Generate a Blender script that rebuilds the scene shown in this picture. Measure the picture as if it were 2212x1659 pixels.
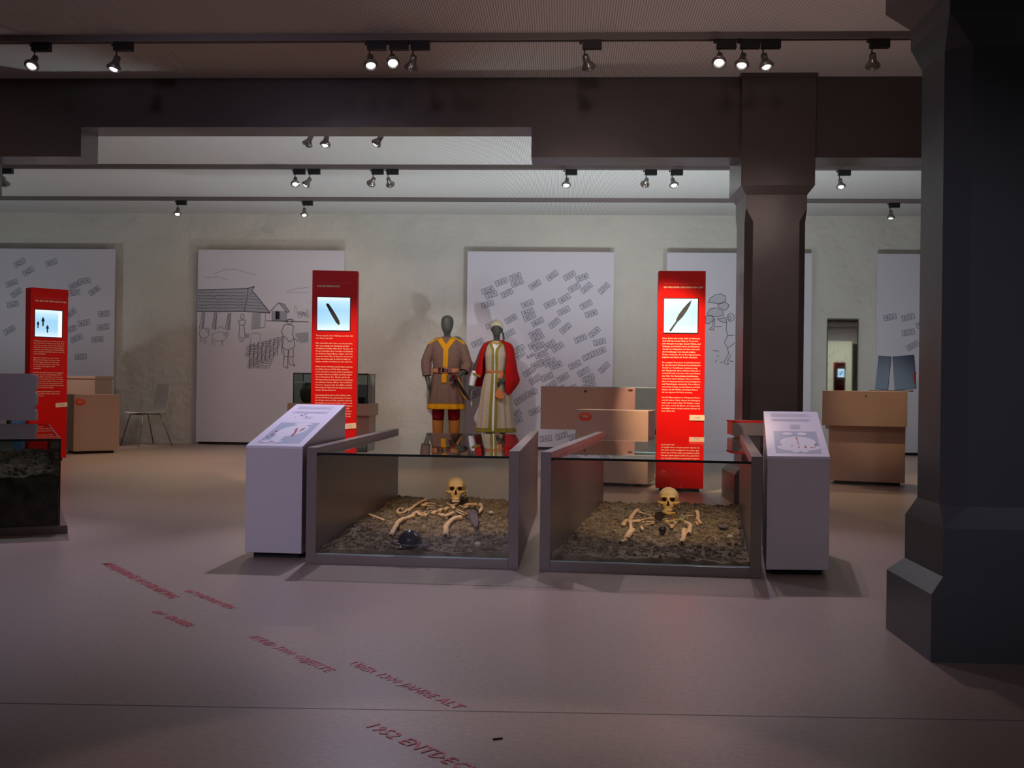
import bpy, bmesh, math, random
from mathutils import Vector, Matrix, noise
random.seed(7)
for o in list(bpy.data.objects): bpy.data.objects.remove(o, do_unlink=True)
SC = bpy.context.scene
C = SC.collection
R = math.radians

# ---------------------------------------------------------------- camera
F, CX, CY, CAMZ = 2200.0, 1106.0, 829.5, 0.86
PITCH, ROLL, YAW = R(0.12), R(0.728), R(2.904)
_Rz = Matrix(((math.cos(YAW), math.sin(YAW), 0), (-math.sin(YAW), math.cos(YAW), 0), (0, 0, 1)))
_Rx = Matrix(((1, 0, 0), (0, math.cos(PITCH), math.sin(PITCH)), (0, -math.sin(PITCH), math.cos(PITCH))))
_B = Matrix(((1, 0, 0), (0, 0, -1), (0, 1, 0)))
_Rr = Matrix(((math.cos(ROLL), -math.sin(ROLL), 0), (math.sin(ROLL), math.cos(ROLL), 0), (0, 0, 1)))
MC = _Rr @ _B @ _Rx @ _Rz
cam_d = bpy.data.cameras.new('camera'); cam = bpy.data.objects.new('camera', cam_d); C.objects.link(cam)
cam_d.sensor_width = 36; cam_d.lens = F / 2212 * 36; cam_d.clip_start = .05; cam_d.clip_end = 100
rt, dn, fw = MC[0], MC[1], MC[2]
cam.matrix_world = Matrix(((rt[0], -dn[0], -fw[0], 0), (rt[1], -dn[1], -fw[1], 0), (rt[2], -dn[2], -fw[2], CAMZ), (0, 0, 0, 1)))
SC.camera = cam
def ray(px, py): return MC.transposed() @ Vector(((px - CX) / F, (py - CY) / F, 1))
def at_z(px, py, z=0.0):
    d = ray(px, py); return Vector((0, 0, CAMZ)) + d * ((z - CAMZ) / d.z)
def at_y(px, py, Y):
    d = ray(px, py); return Vector((0, 0, CAMZ)) + d * (Y / d.y)

# ---------------------------------------------------------------- world, exposure
w = bpy.data.worlds.new('world'); SC.world = w; w.use_nodes = True
w.node_tree.nodes['Background'].inputs[0].default_value = (.02, .02, .025, 1)
w.node_tree.nodes['Background'].inputs[1].default_value = .3
vs = SC.view_settings
vs.view_transform = 'Standard'; vs.look = 'None'; vs.gamma = 1; vs.exposure = 0.0; vs.use_curve_mapping = False
SC.cycles.transparent_max_bounces = 40
SC.cycles.max_bounces = 8

# light colours
COOL = (.86, .92, 1.0); LILAC = (.77, .72, 1.0); WARM = (1.0, .71, .43); NEUT = (1.0, .93, .86); PINK = (1.0, .74, .68); WHITE = (.85, .96, 1.0)

# ---------------------------------------------------------------- helpers
def lin(r, g, b):
    f = lambda c: c / 12.92 if c <= .04045 else ((c + .055) / 1.055) ** 2.4
    return (f(r / 255), f(g / 255), f(b / 255))
def mat(name, col, rough=.5, metal=0, spec=.5, noise_=None, bump=None, col2=None, emit=None, coat=0):
    m = bpy.data.materials.new(name); m.use_nodes = True
    nt = m.node_tree; N = nt.nodes; L = nt.links; b = N['Principled BSDF']
    b.inputs['Base Color'].default_value = (*col, 1); b.inputs['Roughness'].default_value = rough
    b.inputs['Metallic'].default_value = metal; b.inputs['Specular IOR Level'].default_value = spec
    b.inputs['Coat Weight'].default_value = coat
    tc = N.new('ShaderNodeTexCoord')
    if noise_:
        n = N.new('ShaderNodeTexNoise'); n.inputs['Scale'].default_value = noise_[0]; n.inputs['Detail'].default_value = 6
        L.new(tc.outputs['Object'], n.inputs['Vector'])
        r = N.new('ShaderNodeValToRGB'); k = noise_[1]
        c2 = col2 or tuple(min(1, c * (1 + k)) for c in col)
        c1 = tuple(c * (1 - k) for c in col) if not col2 else col
        r.color_ramp.elements[0].color = (*c1, 1); r.color_ramp.elements[1].color = (*c2, 1)
        r.color_ramp.elements[0].position = .32; r.color_ramp.elements[1].position = .68
        L.new(n.outputs['Fac'], r.inputs['Fac']); L.new(r.outputs['Color'], b.inputs['Base Color'])
    if bump:
        last = None
        for sc_, st in bump:
            n = N.new('ShaderNodeTexNoise'); n.inputs['Scale'].default_value = sc_; n.inputs['Detail'].default_value = 4
            L.new(tc.outputs['Object'], n.inputs['Vector'])
            bp = N.new('ShaderNodeBump'); bp.inputs['Strength'].default_value = st; bp.inputs['Distance'].default_value = .3 / sc_
            L.new(n.outputs['Fac'], bp.inputs['Height'])
            if last: L.new(last.outputs['Normal'], bp.inputs['Normal'])
            last = bp
        L.new(last.outputs['Normal'], b.inputs['Normal'])
    if emit:
        b.inputs['Emission Color'].default_value = (*emit[0], 1); b.inputs['Emission Strength'].default_value = emit[1]
    return m
def glass_mat(name, tint=(.93, .95, .94), refl=.96):
    m = bpy.data.materials.new(name); m.use_nodes = True; nt = m.node_tree; N = nt.nodes; L = nt.links
    N.remove(N['Principled BSDF']); out = N['Material Output']
    lw = N.new('ShaderNodeLayerWeight'); lw.inputs['Blend'].default_value = .5
    p = N.new('ShaderNodeMath'); p.operation = 'POWER'; p.inputs[1].default_value = 5; L.new(lw.outputs['Facing'], p.inputs[0])
    mu = N.new('ShaderNodeMath'); mu.operation = 'MULTIPLY_ADD'; mu.inputs[1].default_value = refl; mu.inputs[2].default_value = .03
    L.new(p.outputs[0], mu.inputs[0])
    t = N.new('ShaderNodeBsdfTransparent'); t.inputs[0].default_value = (*tint, 1)
    g = N.new('ShaderNodeBsdfGlossy'); g.inputs['Roughness'].default_value = 0.01
    mx = N.new('ShaderNodeMixShader'); L.new(mu.outputs[0], mx.inputs[0]); L.new(t.outputs[0], mx.inputs[1]); L.new(g.outputs[0], mx.inputs[2])
    L.new(mx.outputs[0], out.inputs['Surface']); return m

def tag(o, label=None, cat=None, group=None, kind=None):
    if label: o['label'] = label
    if cat: o['category'] = cat
    if group: o['group'] = group
    if kind: o['kind'] = kind
    return o
def obj(name, bm, m, parent=None, smooth=False, local=False):
    bmesh.ops.recalc_face_normals(bm, faces=bm.faces[:]) if len(bm.faces) < 60000 and not bm.get('norecalc', False) else None
    me = bpy.data.meshes.new(name); bm.to_mesh(me); bm.free()
    return mobj(name, me, m, parent, smooth)
def mobj(name, me, m, parent=None, smooth=False):
    o = bpy.data.objects.new(name, me); C.objects.link(o)
    if m: me.materials.append(m)
    if smooth:
        for p in me.polygons: p.use_smooth = True
    if parent: o.parent = parent
    return o
class BM:                                     # mesh collector
    def __init__(s): s.v = []; s.f = []
    def face(s, pts):
        n = len(s.v); s.v += [tuple(p) for p in pts]; s.f.append(tuple(range(n, n + len(pts))))
    def box(s, x0, x1, y0, y1, z0, z1, T=None):
        n = len(s.v)
        P = [Vector((x, y, z)) for z in (z0, z1) for y in (y0, y1) for x in (x0, x1)]
        s.v += [tuple(T @ p) if T else tuple(p) for p in P]
        s.f += [tuple(n + i for i in q) for q in ((0, 2, 3, 1), (4, 5, 7, 6), (0, 1, 5, 4), (1, 3, 7, 5), (3, 2, 6, 7), (2, 0, 4, 6))]
        return s
    def prism(s, poly, z0, z1, axis='z'):
        n = len(s.v); k = len(poly)
        cv = {'z': lambda a, b, c: (a, b, c), 'y': lambda a, b, c: (a, c, b), 'x': lambda a, b, c: (c, a, b)}[axis]
        s.v += [cv(a, b, z0) for a, b in poly] + [cv(a, b, z1) for a, b in poly]
        s.f.append(tuple(n + i for i in range(k))); s.f.append(tuple(n + k + i for i in reversed(range(k))))
        for i in range(k): j = (i + 1) % k; s.f.append((n + i, n + k + i, n + k + j, n + j))
        return s
    def rings(s, rs, cap0=True, cap1=True):
        n = len(s.v); k = len(rs[0])
        for r in rs: s.v += [tuple(p) for p in r]
        for a in range(len(rs) - 1):
            for i in range(k):
                j = (i + 1) % k; s.f.append((n + a * k + i, n + a * k + j, n + (a + 1) * k + j, n + (a + 1) * k + i))
        if cap0: s.f.append(tuple(n + i for i in reversed(range(k))))
        if cap1: s.f.append(tuple(n + (len(rs) - 1) * k + i for i in range(k)))
        return s
    def tube(s, path, rad, k=8, cap0=True, cap1=True, flat=1.0):
        P = [Vector(p) for p in path]
        if not hasattr(rad, '__len__'): rad = [rad] * len(P)
        rs = []; up = None
        for i, p in enumerate(P):
            t = (P[min(i + 1, len(P) - 1)] - P[max(i - 1, 0)]).normalized()
            if up is None: up = Vector((0, 0, 1)) if abs(t.z) < .9 else Vector((0, 1, 0))
            a = t.cross(up).normalized(); b = a.cross(t).normalized(); up = b
            rs.append([p + (a * math.cos(2 * math.pi * q / k) + b * math.sin(2 * math.pi * q / k) * flat) * rad[i] for q in range(k)])
        return s.rings(rs, cap0, cap1)
    def lathe(s, prof, T=None, k=20, cap0=True, cap1=True):
        rs = [[(T @ Vector((r * math.cos(2 * math.pi * q / k), r * math.sin(2 * math.pi * q / k), z))) if T else Vector((r * math.cos(2 * math.pi * q / k), r * math.sin(2 * math.pi * q / k), z)) for q in range(k)] for r, z in prof]
        return s.rings(rs, cap0, cap1)
    def add(s, v, f, T=None):
        n = len(s.v); s.v += [tuple(T @ Vector(p)) if T else tuple(p) for p in v]; s.f += [tuple(n + i for i in q) for q in f]
        return s
    def mesh(s, name, fix=True):
        me = bpy.data.meshes.new(name); me.from_pydata(s.v, [], s.f); me.update()
        if fix:
            b = bmesh.new(); b.from_mesh(me); bmesh.ops.recalc_face_normals(b, faces=b.faces[:]); b.to_mesh(me); b.free()
        return me
    def build(s, name, m, parent=None, smooth=False, fix=True, bevel=0):
        o = mobj(name, s.mesh(name, fix), m, parent, smooth)
        if bevel:
            md = o.modifiers.new('bevel', 'BEVEL'); md.width = bevel; md.segments = 2; md.limit_method = 'ANGLE'
        return o
def empty(name, loc=(0, 0, 0), rz=0, label=None, cat=None, group=None):
    o = bpy.data.objects.new(name, None); C.objects.link(o); o.location = loc; o.rotation_euler = (0, 0, rz); o.empty_display_size = .1
    return tag(o, label, cat, group)
_tc = {}
def text_geo(s, size=1.0, spacing=1.0, line=1.0, align='LEFT', bold=0.0):
    key = (s, size, spacing, line, align, bold)
    if key in _tc: return _tc[key]
    cu = bpy.data.curves.new('t', 'FONT'); cu.body = s; cu.size = size; cu.resolution_u = 1; cu.space_character = spacing
    cu.space_line = line; cu.align_x = align; cu.offset = bold
    o = bpy.data.objects.new('t', cu); me = bpy.data.meshes.new_from_object(o)
    v = [tuple(p.co) for p in me.vertices]; f = [tuple(p.vertices) for p in me.polygons]
    bpy.data.objects.remove(o); bpy.data.curves.remove(cu); bpy.data.meshes.remove(me)
    _tc[key] = (v, f); return v, f
def text_w(g): xs = [p[0] for p in g[0]]; return (min(xs), max(xs)) if xs else (0, 0)
def xz(T=None, x=0, y=0, z=0, rot=0, s=1):       # text plane (x right, y up) to a vertical wall facing -Y
    return Matrix.Translation((x, y, z)) @ Matrix.Rotation(-rot, 4, 'Y') @ Matrix.Rotation(R(90), 4, 'X') @ Matrix.Scale(s, 4)

# ---------------------------------------------------------------- materials
M_floor = mat('floor_linoleum', lin(172, 152, 140), .34, spec=.35, noise_=(60, .10), bump=[(180, .03)])
M_wall = mat('wall_plaster', lin(220, 218, 210), .85, spec=.2, noise_=(2.5, .03), bump=[(2.2, .5), (9, .45), (40, .12)])
M_sidewall = mat('side_plaster', lin(170, 165, 158), .85, spec=.2, bump=[(3, .4)])
M_beam = mat('beam_paint', lin(84, 77, 76), .26, spec=.5, noise_=(1.5, .12), bump=[(2.5, .05)])
M_pillar = mat('pillar_paint_grey', lin(88, 92, 98), .32, spec=.5, noise_=(1.5, .08), bump=[(2.5, .05)])
M_track = mat('track_aluminium', lin(120, 112, 110), .5, spec=.4)
M_black = mat('black_plastic', lin(16, 15, 18), .45)
M_lamp = mat('lamp_silver', lin(150, 145, 140), .3, metal=.7)
M_lens_on = mat('lens_lit', (1, 1, 1), .3, emit=((.97, .97, 1), 14))
M_lens_off = mat('lens_dark', lin(40, 40, 48), .1)
M_panel = mat('mural_board', lin(226, 224, 236), .6, spec=.3)
M_ink = mat('print_ink', lin(122, 122, 136), .7, spec=.2)
M_inkd = mat('print_ink_dark', lin(66, 66, 80), .7, spec=.2)
M_tint = mat('print_tint', lin(206, 206, 220), .7, spec=.2)
M_tint2 = mat('print_tint_roof', lin(178, 182, 196), .7, spec=.2)
M_red = mat('red_lacquer', lin(224, 14, 8), .45, spec=.22)
M_cream = mat('cream_print', lin(250, 222, 190), .6)
M_dimred = mat('dim_print', lin(214, 96, 84), .6)
M_steel = mat('case_laminate', lin(134, 121, 116), .33, metal=.1, spec=.5, bump=[(300, .03)])
M_lect = mat('lectern_laminate', lin(214, 206, 212), .42, metal=0, spec=.5, bump=[(260, .03)])
M_lecttop = mat('lectern_print', lin(238, 232, 246), .45)
M_lectblue = mat('lectern_blue_print', lin(178, 188, 210), .45)
M_white = mat('white_print', lin(240, 238, 246), .5)
M_redink = mat('red_ink', lin(190, 60, 70), .6)
M_box = mat('display_veneer', lin(182, 154, 134), .38, spec=.45, noise_=(200, .06))
M_orange = mat('orange_emblem', lin(240, 78, 26), .5)
M_glass = glass_mat('case_glass')
M_glassd = glass_mat('vitrine_glass', (.72, .78, .76))
M_edge = mat('glass_edge', lin(22, 30, 30), .25)
M_edgel = mat('glass_edge_lit', lin(170, 200, 200), .2, spec=.8)  # pale tint stands in for light caught along the glass
M_soil = mat('soil', lin(98, 83, 68), .95, spec=.1, noise_=(14, .5), col2=lin(146, 126, 102), bump=[(60, .6)])
M_bone = mat('bone', lin(214, 160, 108), .6, spec=.3, noise_=(22, .3), col2=lin(240, 204, 160), bump=[(90, .25)])
M_skull = mat('skull_bone', lin(214, 172, 104), .55, spec=.35, noise_=(12, .3), col2=lin(240, 206, 150), bump=[(70, .1)])
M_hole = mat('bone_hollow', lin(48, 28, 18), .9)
M_iron = mat('dark_iron', lin(46, 40, 48), .28, metal=.6)
M_rust = mat('corroded_iron', lin(92, 74, 80), .75, noise_=(25, .25))
M_silver = mat('silver', lin(220, 220, 220), .15, metal=1)
M_chrome = mat('chrome', lin(170, 165, 165), .18, metal=1)
M_shell = mat('chair_shell', lin(222, 216, 206), .45)
M_text = mat('floor_red_print', lin(206, 36, 56), .5)
M_mirror = mat('mirror_glass', (.86, .86, .86), .02, metal=1)
M_pot = mat('clay_pot', lin(84, 72, 58), .7, noise_=(12, .3))
M_pot2 = mat('dark_clay_pot', lin(42, 38, 36), .6)
M_blue = mat('light_blue_card', lin(112, 152, 204), .5)
M_skin = mat('mannequin_grey', lin(74, 76, 68), .5)
M_brown = mat('brown_wool', lin(126, 98, 88), .9, spec=.15, noise_=(40, .12), bump=[(120, .25)])
M_gold = mat('mustard_trim', lin(224, 154, 18), .8, spec=.2, bump=[(150, .15)])
M_leather = mat('tan_leather', lin(206, 136, 92), .55)
M_crimson = mat('crimson_wool', lin(128, 16, 26), .9, spec=.15, bump=[(120, .2)])
M_boot = mat('ochre_boot', lin(176, 108, 34), .7)
M_linen = mat('linen_dress', lin(196, 178, 158), .8, spec=.2, noise_=(30, .08), bump=[(60, .2)])
M_olive = mat('olive_trim', lin(146, 132, 42), .8)
M_cape = mat('red_cape', lin(190, 16, 18), .85, spec=.2)
M_veil = mat('veil_cloth', lin(214, 204, 172), .8, bump=[(50, .2)])
M_sash = mat('orange_sash', lin(224, 128, 70), .6)
# screen print: backlit photograph, pale blue, paler to top and bottom
def screen_mat():
    m = bpy.data.materials.new('backlit_screen'); m.use_nodes = True; nt = m.node_tree; N = nt.nodes; L = nt.links; b = N['Principled BSDF']
    tc = N.new('ShaderNodeTexCoord'); sp = N.new('ShaderNodeSeparateXYZ'); L.new(tc.outputs['Generated'], sp.inputs[0])
    r = N.new('ShaderNodeValToRGB'); e = r.color_ramp.elements
    e[0].position = 0; e[0].color = (.72, .9, 1, 1); e[1].position = 1; e[1].color = (.85, .97, 1, 1)
    q = e.new(.25); q.color = (.36, .68, .92, 1); q = e.new(.6); q.color = (.32, .64, .9, 1); q = e.new(.85); q.color = (.5, .8, .96, 1)
    L.new(sp.outputs['Z'], r.inputs[0]); L.new(r.outputs[0], b.inputs['Emission Color']); b.inputs['Emission Strength'].default_value = 1.0
    b.inputs['Base Color'].default_value = (.2, .25, .3, 1); return m
M_screen = screen_mat()
def ceiling_mat():                            # fine corrugated sheets, ribs running away from the camera
    m = mat('ceiling_ribbed', lin(205, 196, 190), .8, spec=.2); nt = m.node_tree; N = nt.nodes; L = nt.links; b = N['Principled BSDF']
    tc = N.new('ShaderNodeTexCoord'); sp = N.new('ShaderNodeSeparateXYZ'); L.new(tc.outputs['Object'], sp.inputs[0])
    mu = N.new('ShaderNodeMath'); mu.operation = 'MULTIPLY'; mu.inputs[1].default_value = 2 * math.pi / .0165; L.new(sp.outputs['X'], mu.inputs[0])
    si = N.new('ShaderNodeMath'); si.operation = 'SINE'; L.new(mu.outputs[0], si.inputs[0])
    mr = N.new('ShaderNodeMapRange'); mr.inputs[1].default_value = -1; mr.inputs[2].default_value = 1; L.new(si.outputs[0], mr.inputs[0])
    r = N.new('ShaderNodeValToRGB'); r.color_ramp.elements[0].color = (*lin(164, 162, 162), 1); r.color_ramp.elements[1].color = (*lin(212, 211, 210), 1)
    r.color_ramp.elements[0].position = .1; r.color_ramp.elements[1].position = .6
    L.new(mr.outputs[0], r.inputs[0]); L.new(r.outputs[0], b.inputs['Base Color'])
    bp = N.new('ShaderNodeBump'); bp.inputs['Strength'].default_value = .25; bp.inputs['Distance'].default_value = .004
    L.new(mr.outputs[0], bp.inputs['Height']); L.new(bp.outputs[0], b.inputs['Normal']); return m
M_ceil = ceiling_mat()

# ---------------------------------------------------------------- room shell
XL, XR, YB, YW, ZC = -11.0, 12.6, -11.5, 14.0, 3.22
S = lambda o: tag(o, kind='structure')
S(BM().box(XL - .2, XR + .2, YB - .2, YW + .5, -.1, 0).build('floor', M_floor))
S(BM().box(XL - .2, XR + .2, YB - .2, YW + .5, ZC, ZC + .1).build('ceiling', M_ceil))
S(BM().box(XL - .2, XL, YB, YW + .4, 0, ZC).build('wall_left', M_sidewall))
S(BM().box(XR, XR + .2, YB, YW + .4, 0, ZC).build('wall_right', M_sidewall))
S(BM().box(XL, XR, YB - .2, YB, 0, ZC).build('wall_rear', M_sidewall))
PY = 13.895                                    # front plane of the big wall boards
def pxx(px, py=541): return at_y(px, py, PY).x
BOARDS = {}                                    # px left, px right, niche slack left/right
for k, (a, b, sl, sr) in {1: (-68, 248, .03, .07), 2: (428, 744, .09, .0), 3: (1010, 1327, .09, .015), 4: (1441, 1755, .0, .09), 5: (1896, 2212, .04, .03)}.items():
    x0, x1 = pxx(a), pxx(b); BOARDS[k] = dict(x0=x0, x1=x1, n0=x0 - sl, n1=x1 + sr, zt=2.70, zb=.035, px=(a, b))
S(BM().box(XL, XR, YW, YW + .2, 0, ZC).build('wall_back', M_wall))
# beam with a raised stretch between its two corbels
BY0, BY1, BZL, BZH = 7.77, 8.06, 2.61, 2.84
bx0, bx1 = at_y(175, 310, BY0).x, at_y(1148, 310, BY0).x
S(BM().prism([(XL, BZL), (bx0, BZL), (bx0, BZH), (bx1, BZH), (bx1, BZL), (XR, BZL), (XR, ZC), (XL, ZC)], BY0, BY1, 'y').build('trim_1', M_beam))
def pillar(name, x, y, prof, m):
    rs = []
    for hx, hy, c, z in prof:
        rs.append([(x + a, y + b, z) for a, b in ((-hx + c, -hy), (hx - c, -hy), (hx, -hy + c), (hx, hy - c), (hx - c, hy), (-hx + c, hy), (-hx, hy - c), (-hx, -hy + c))])
    return S(BM().rings(rs).build(name, m))
e = .0015
pl, pr = at_y(1602, 300, 7.68).x, at_y(1762, 300, 7.68).x
PMX, PMY = (pl + pr) / 2, 7.68 + (pr - pl) / 2
sl_ = (at_y(1743, 440, 7.73).x - at_y(1611, 440, 7.73).x) / 2; hu = (pr - pl) / 2
pillar('trim_2', PMX, PMY, [(.30, .30, e, 0), (.30, .30, e, .22), (.25, .25, e, .27), (.235, .235, e, .30), (.235, .235, e, .42), (sl_, sl_, .055, .50), (sl_, sl_, .055, 2.12), (sl_, sl_, e, 2.22), (sl_, sl_, e, 2.32), (hu, hu, e, 2.385), (hu, hu, e, 3.19), (hu + .012, hu + .012, e, 3.19), (hu + .012, hu + .012, e, ZC)], M_beam)
pillar('trim_3', 1.175 + .34, 3.30 + .225, [(.34, .225, e, 0), (.34, .225, e, .215), (.29, .185, e, .265), (.29, .185, e, .42), (.275, .17, .065, .49), (.275, .17, .065, 1.98), (.29, .185, e, 2.08), (.29, .185, e, 2.15), (.36, .25, e, 2.23), (.36, .25, e, ZC)], M_pillar)

pillar('trim_4', -4.95, PMY, [(.30, .30, e, 0), (.30, .30, e, .22), (.25, .25, e, .27), (sl_, sl_, .055, .50), (sl_, sl_, .055, 2.12), (sl_, sl_, e, 2.22), (sl_, sl_, e, 2.32), (hu, hu, e, 2.385), (hu, hu, e, ZC)], M_beam)
# ---------------------------------------------------------------- lighting tracks and spot lamps
TZ = 3.175
TRACKS = {1: 6.815, 2: 10.86, 3: 12.76, 4: 9.0}
TN = {1: 'grey lighting track in front of the dark beam', 2: 'grey lighting track under the pale rear ceiling, nearer the beam', 3: 'grey lighting track closest to the rear wall', 4: 'grey lighting track hidden behind the dark beam'}
for k, y in TRACKS.items():
    t = empty('lighting_track', (0, y, ZC), 0, TN[k], 'track', 'ceiling lighting tracks')
    BM().box(XL + .3, XR - .3, -.028, .028, TZ - ZC, 0).build('rail', M_track, t)
    BM().box(XL + .3, XR - .3, -.010, .010, TZ - ZC - .001, TZ - ZC + .004).build('slot', M_black, t)
me_ad = BM().box(-.064, .064, -.02, .02, -.058, 0).mesh('adapter')
me_kn = BM().lathe([(.008, 0), (.008, .013), (.006, .016)], Matrix.Translation((-.068, 0, -.016)) @ Matrix.Rotation(R(-90), 4, 'Y'), 10).mesh('knob')
me_st = BM().tube([(-.048, 0, -.058), (-.05, 0, -.085), (-.044, 0, -.098)], .0045, 6).mesh('stem')
# head points along local -Z, pivot at its socket
me_hd = BM().lathe([(.012, .012), (.022, .008), (.024, -.03), (.026, -.042), (.034, -.052), (.043, -.068), (.046, -.078), (.044, -.09), (.036, -.096), (.033, -.092), (.022, -.086)], None, 18, True, False).mesh('head')
me_rm = BM().lathe([(.044, -.074), (.0495, -.076), (.0495, -.083), (.044, -.085)], None, 18, False, False).mesh('rim')
me_ln = BM().lathe([(.001, -.096), (.012, -.0955), (.020, -.093), (.024, -.088)], None, 16, True, False).mesh('lens')
for me, m in ((me_ad, M_black), (me_kn, M_black), (me_st, M_black), (me_hd, M_lamp), (me_rm, M_lamp)): me.materials.append(m)
me_on, me_off = me_ln, me_ln.copy(); me_on.materials.append(M_lens_on); me_off.materials.append(M_lens_off)
for me in (me_hd, me_rm, me_on, me_off):
    for p in me.polygons: p.use_smooth = True
def child(name, me, parent, mw=None):
    o = bpy.data.objects.new(name, me); C.objects.link(o); o.parent = parent
    if mw: o.matrix_local = mw
    return o
def lamp(px, tr, target, lit, label, col=COOL, power=100, cone=50, blend=.5, X=None, soft=.018):
    y = TRACKS[tr]; x = X if X is not None else at_y(px, 100 if tr == 1 else (370 if tr == 2 else 440), y).x
    t = empty('track_spotlight', (x, y, TZ), 0, label, 'spotlight', 'track spotlights')
    a = child('adapter', me_ad, t); child('knob', me_kn, a); child('stem', me_st, t)
    piv = Vector((-.044, 0, -.105)); d = (Vector(target) - (Vector((x, y, TZ)) + piv)).normalized()
    q = (-d).to_track_quat('Z', 'Y').to_matrix().to_4x4()
    hd = child('head', me_hd, t, Matrix.Translation(piv) @ q)
    child('rim', me_rm, hd); child('lens', me_on if lit else me_off, hd)
    if power:
        ld = bpy.data.lights.new('spot', 'SPOT'); ld.energy = power; ld.color = col; ld.spot_size = R(cone); ld.spot_blend = blend; ld.shadow_soft_size = soft
        lo = bpy.data.objects.new('beam_light', ld); C.objects.link(lo); lo.parent = t
        lo.matrix_local = Matrix.Translation(piv + d * .125) @ q
    return t
lamp(90, 1, (-3.6, 4.6, 0), True, 'lit spotlight at the far left end of the front track', LILAC, 150, 62, .8)
lamp(267, 1, (-3.5, 6.0, .2), True, 'lit spotlight turned to the left, second from the left on the front track', LILAC, 55, 74, .9)
lamp(814, 1, (-.75, 4.9, 0), True, 'lit spotlight facing forward, leftmost of the close trio on the front track', LILAC, 175, 60, .8)
lamp(862, 1, (-.5, 3.9, 0), True, 'lit spotlight, middle one of the left trio on the front track', LILAC, 22, 76, .9)
lamp(908, 1, (-1.93, 8.65, .85), False, 'spotlight turned to the back, rightmost of the left trio on the front track', WARM, 320, 25, .8)
lamp(1279, 1, (.97, 8.55, 1.0), False, 'single spotlight turned to the back, above the raised part of the beam', WARM, 660, 26, .8)
lamp(1569, 1, (.5, 4.2, 0), True, 'lit spotlight just left of the pillar top, first of the right trio', PINK, 62, 42, .9)
lamp(1620, 1, (.55, 5.3, 0), True, 'lit spotlight in front of the pillar top, middle of the right trio', LILAC, 95, 66, .8)
lamp(1665, 1, (1.75, 5.9, .1), True, 'faintly lit spotlight pointing down, last of the right trio before the pillar top', PINK, 28, 62, .9)
lamp(1900, 1, (2.8, 9.3, .86), False, 'spotlight turned to the back beside the big grey pillar', WARM, 105, 17, .8)
lamp(4, 2, (-5.95, 12.6, .72), False, 'spotlight cut by the left edge on the middle track', PINK, 130, 20, .7, X=-6.12)
lamp(647, 2, (-2.4, 8.9, .3), True, 'lit spotlight, left one of the left pair on the middle track', WARM, 80, 70, .9)
lamp(679, 2, (-4.7, 10.4, .1), True, 'bright lit spotlight, right one of the left pair on the middle track', WARM, 120, 70, .9)
lamp(816, 2, (-4.1, 13.95, 1.0), False, 'spotlight turned to the wall, left one of the pair above the man figure', WARM, 40, 80, .9)
lamp(848, 2, (-1.4, 13.7, .9), False, 'spotlight turned to the wall, right one of the pair above the man figure', NEUT, 125, 40, .9)
lamp(1234, 2, (-.3, 9.0, 0), True, 'single lit spotlight on the middle track above the woman figure', WARM, 90, 76, .9)
lamp(1406, 2, (.3, 13.9, 1.6), True, 'lit spotlight, left one of the pair beside the pillar on the middle track', PINK, 25, 80, .9)
lamp(1462, 2, (1.6, 8.9, .1), True, 'bright lit spotlight nearest the pillar on the middle track', WARM, 90, 70, .9)
lamp(1824, 2, (2.9, 9.7, .6), True, 'lit spotlight right of the pillar on the middle track', WARM, 85, 70, .9)
lamp(392, 3, (-4.6, 11.2, 0), True, 'lit spotlight at the left of the rearmost track', WARM, 70, 80, .9)
lamp(665, 3, (-3.0, 11.6, 0), True, 'lit spotlight above the farmyard board on the rearmost track', PINK, 40, 80, .9)
lamp(1932, 3, (3.9, 12.2, .4), True, 'lit spotlight at the right of the rearmost track', WARM, 40, 80, .9)
def hx(px): return at_y(px, 280, TRACKS[4]).x + .044
lamp(0, 4, (-3.5, 8.4, 0), False, 'dark spotlight peeping under the beam, leftmost of three', WARM, 0, X=hx(672))
lamp(0, 4, (-2.45, 8.2, 0), True, 'lit spotlight peeping under the beam, middle of three', WARM, 25, 60, .8, X=hx(706))
lamp(0, 4, (-3.0, 8.9, 1.2), True, 'lit spotlight tilted sideways under the beam, rightmost of three', COOL, 25, 60, .8, X=hx(824))
lamp(0, 4, (.80, 10.0, .66), True, 'added spotlight hidden behind the beam above the wide brown counter', (1.0, .6, .48), 430, 15, .7, X=.9)  # unseen lamp added for the salmon patch on the counter
# unseen track added above the camera, fill lamps turned towards the exhibits
TRACKS[6] = 2.6
t = empty('lighting_track', (0, 2.6, ZC), 0, 'grey lighting track added on the ceiling above the camera, unseen', 'track', 'ceiling lighting tracks'); BM().box(XL + .3, XR - .3, -.028, .028, TZ - ZC, 0).build('rail', M_track, t)
for X_, tg, col, pw, cone, lab in ((-2.6, (-2.2, 7.6, 1.2), LILAC, 110, 62, 'first added fill spotlight above the camera, at the left lectern'), (-.9, (-.58, 6.1, .12), WARM, 460, 19, 'second added spotlight above the camera, on the left skeleton'), (.2, (.1, 8.2, 1.4), PINK, 72, 62, 'third added fill spotlight above the camera, towards the middle'), (.75, (.56, 5.9, .12), WARM, 460, 19, 'fourth added spotlight above the camera, on the right skeleton'), (2.3, (1.6, 7.6, 1.2), PINK, 45, 34, 'fifth added fill spotlight above the camera, towards the dark pillar'), (-4.6, (-5.3, 11.0, .5), PINK, 110, 44, 'leftmost added fill spotlight above the camera, towards the left signs')):
    lamp(0, 6, tg, True, lab, col, pw, cone, .8, X=X_, soft=.14 if cone > 40 else .03)
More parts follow.
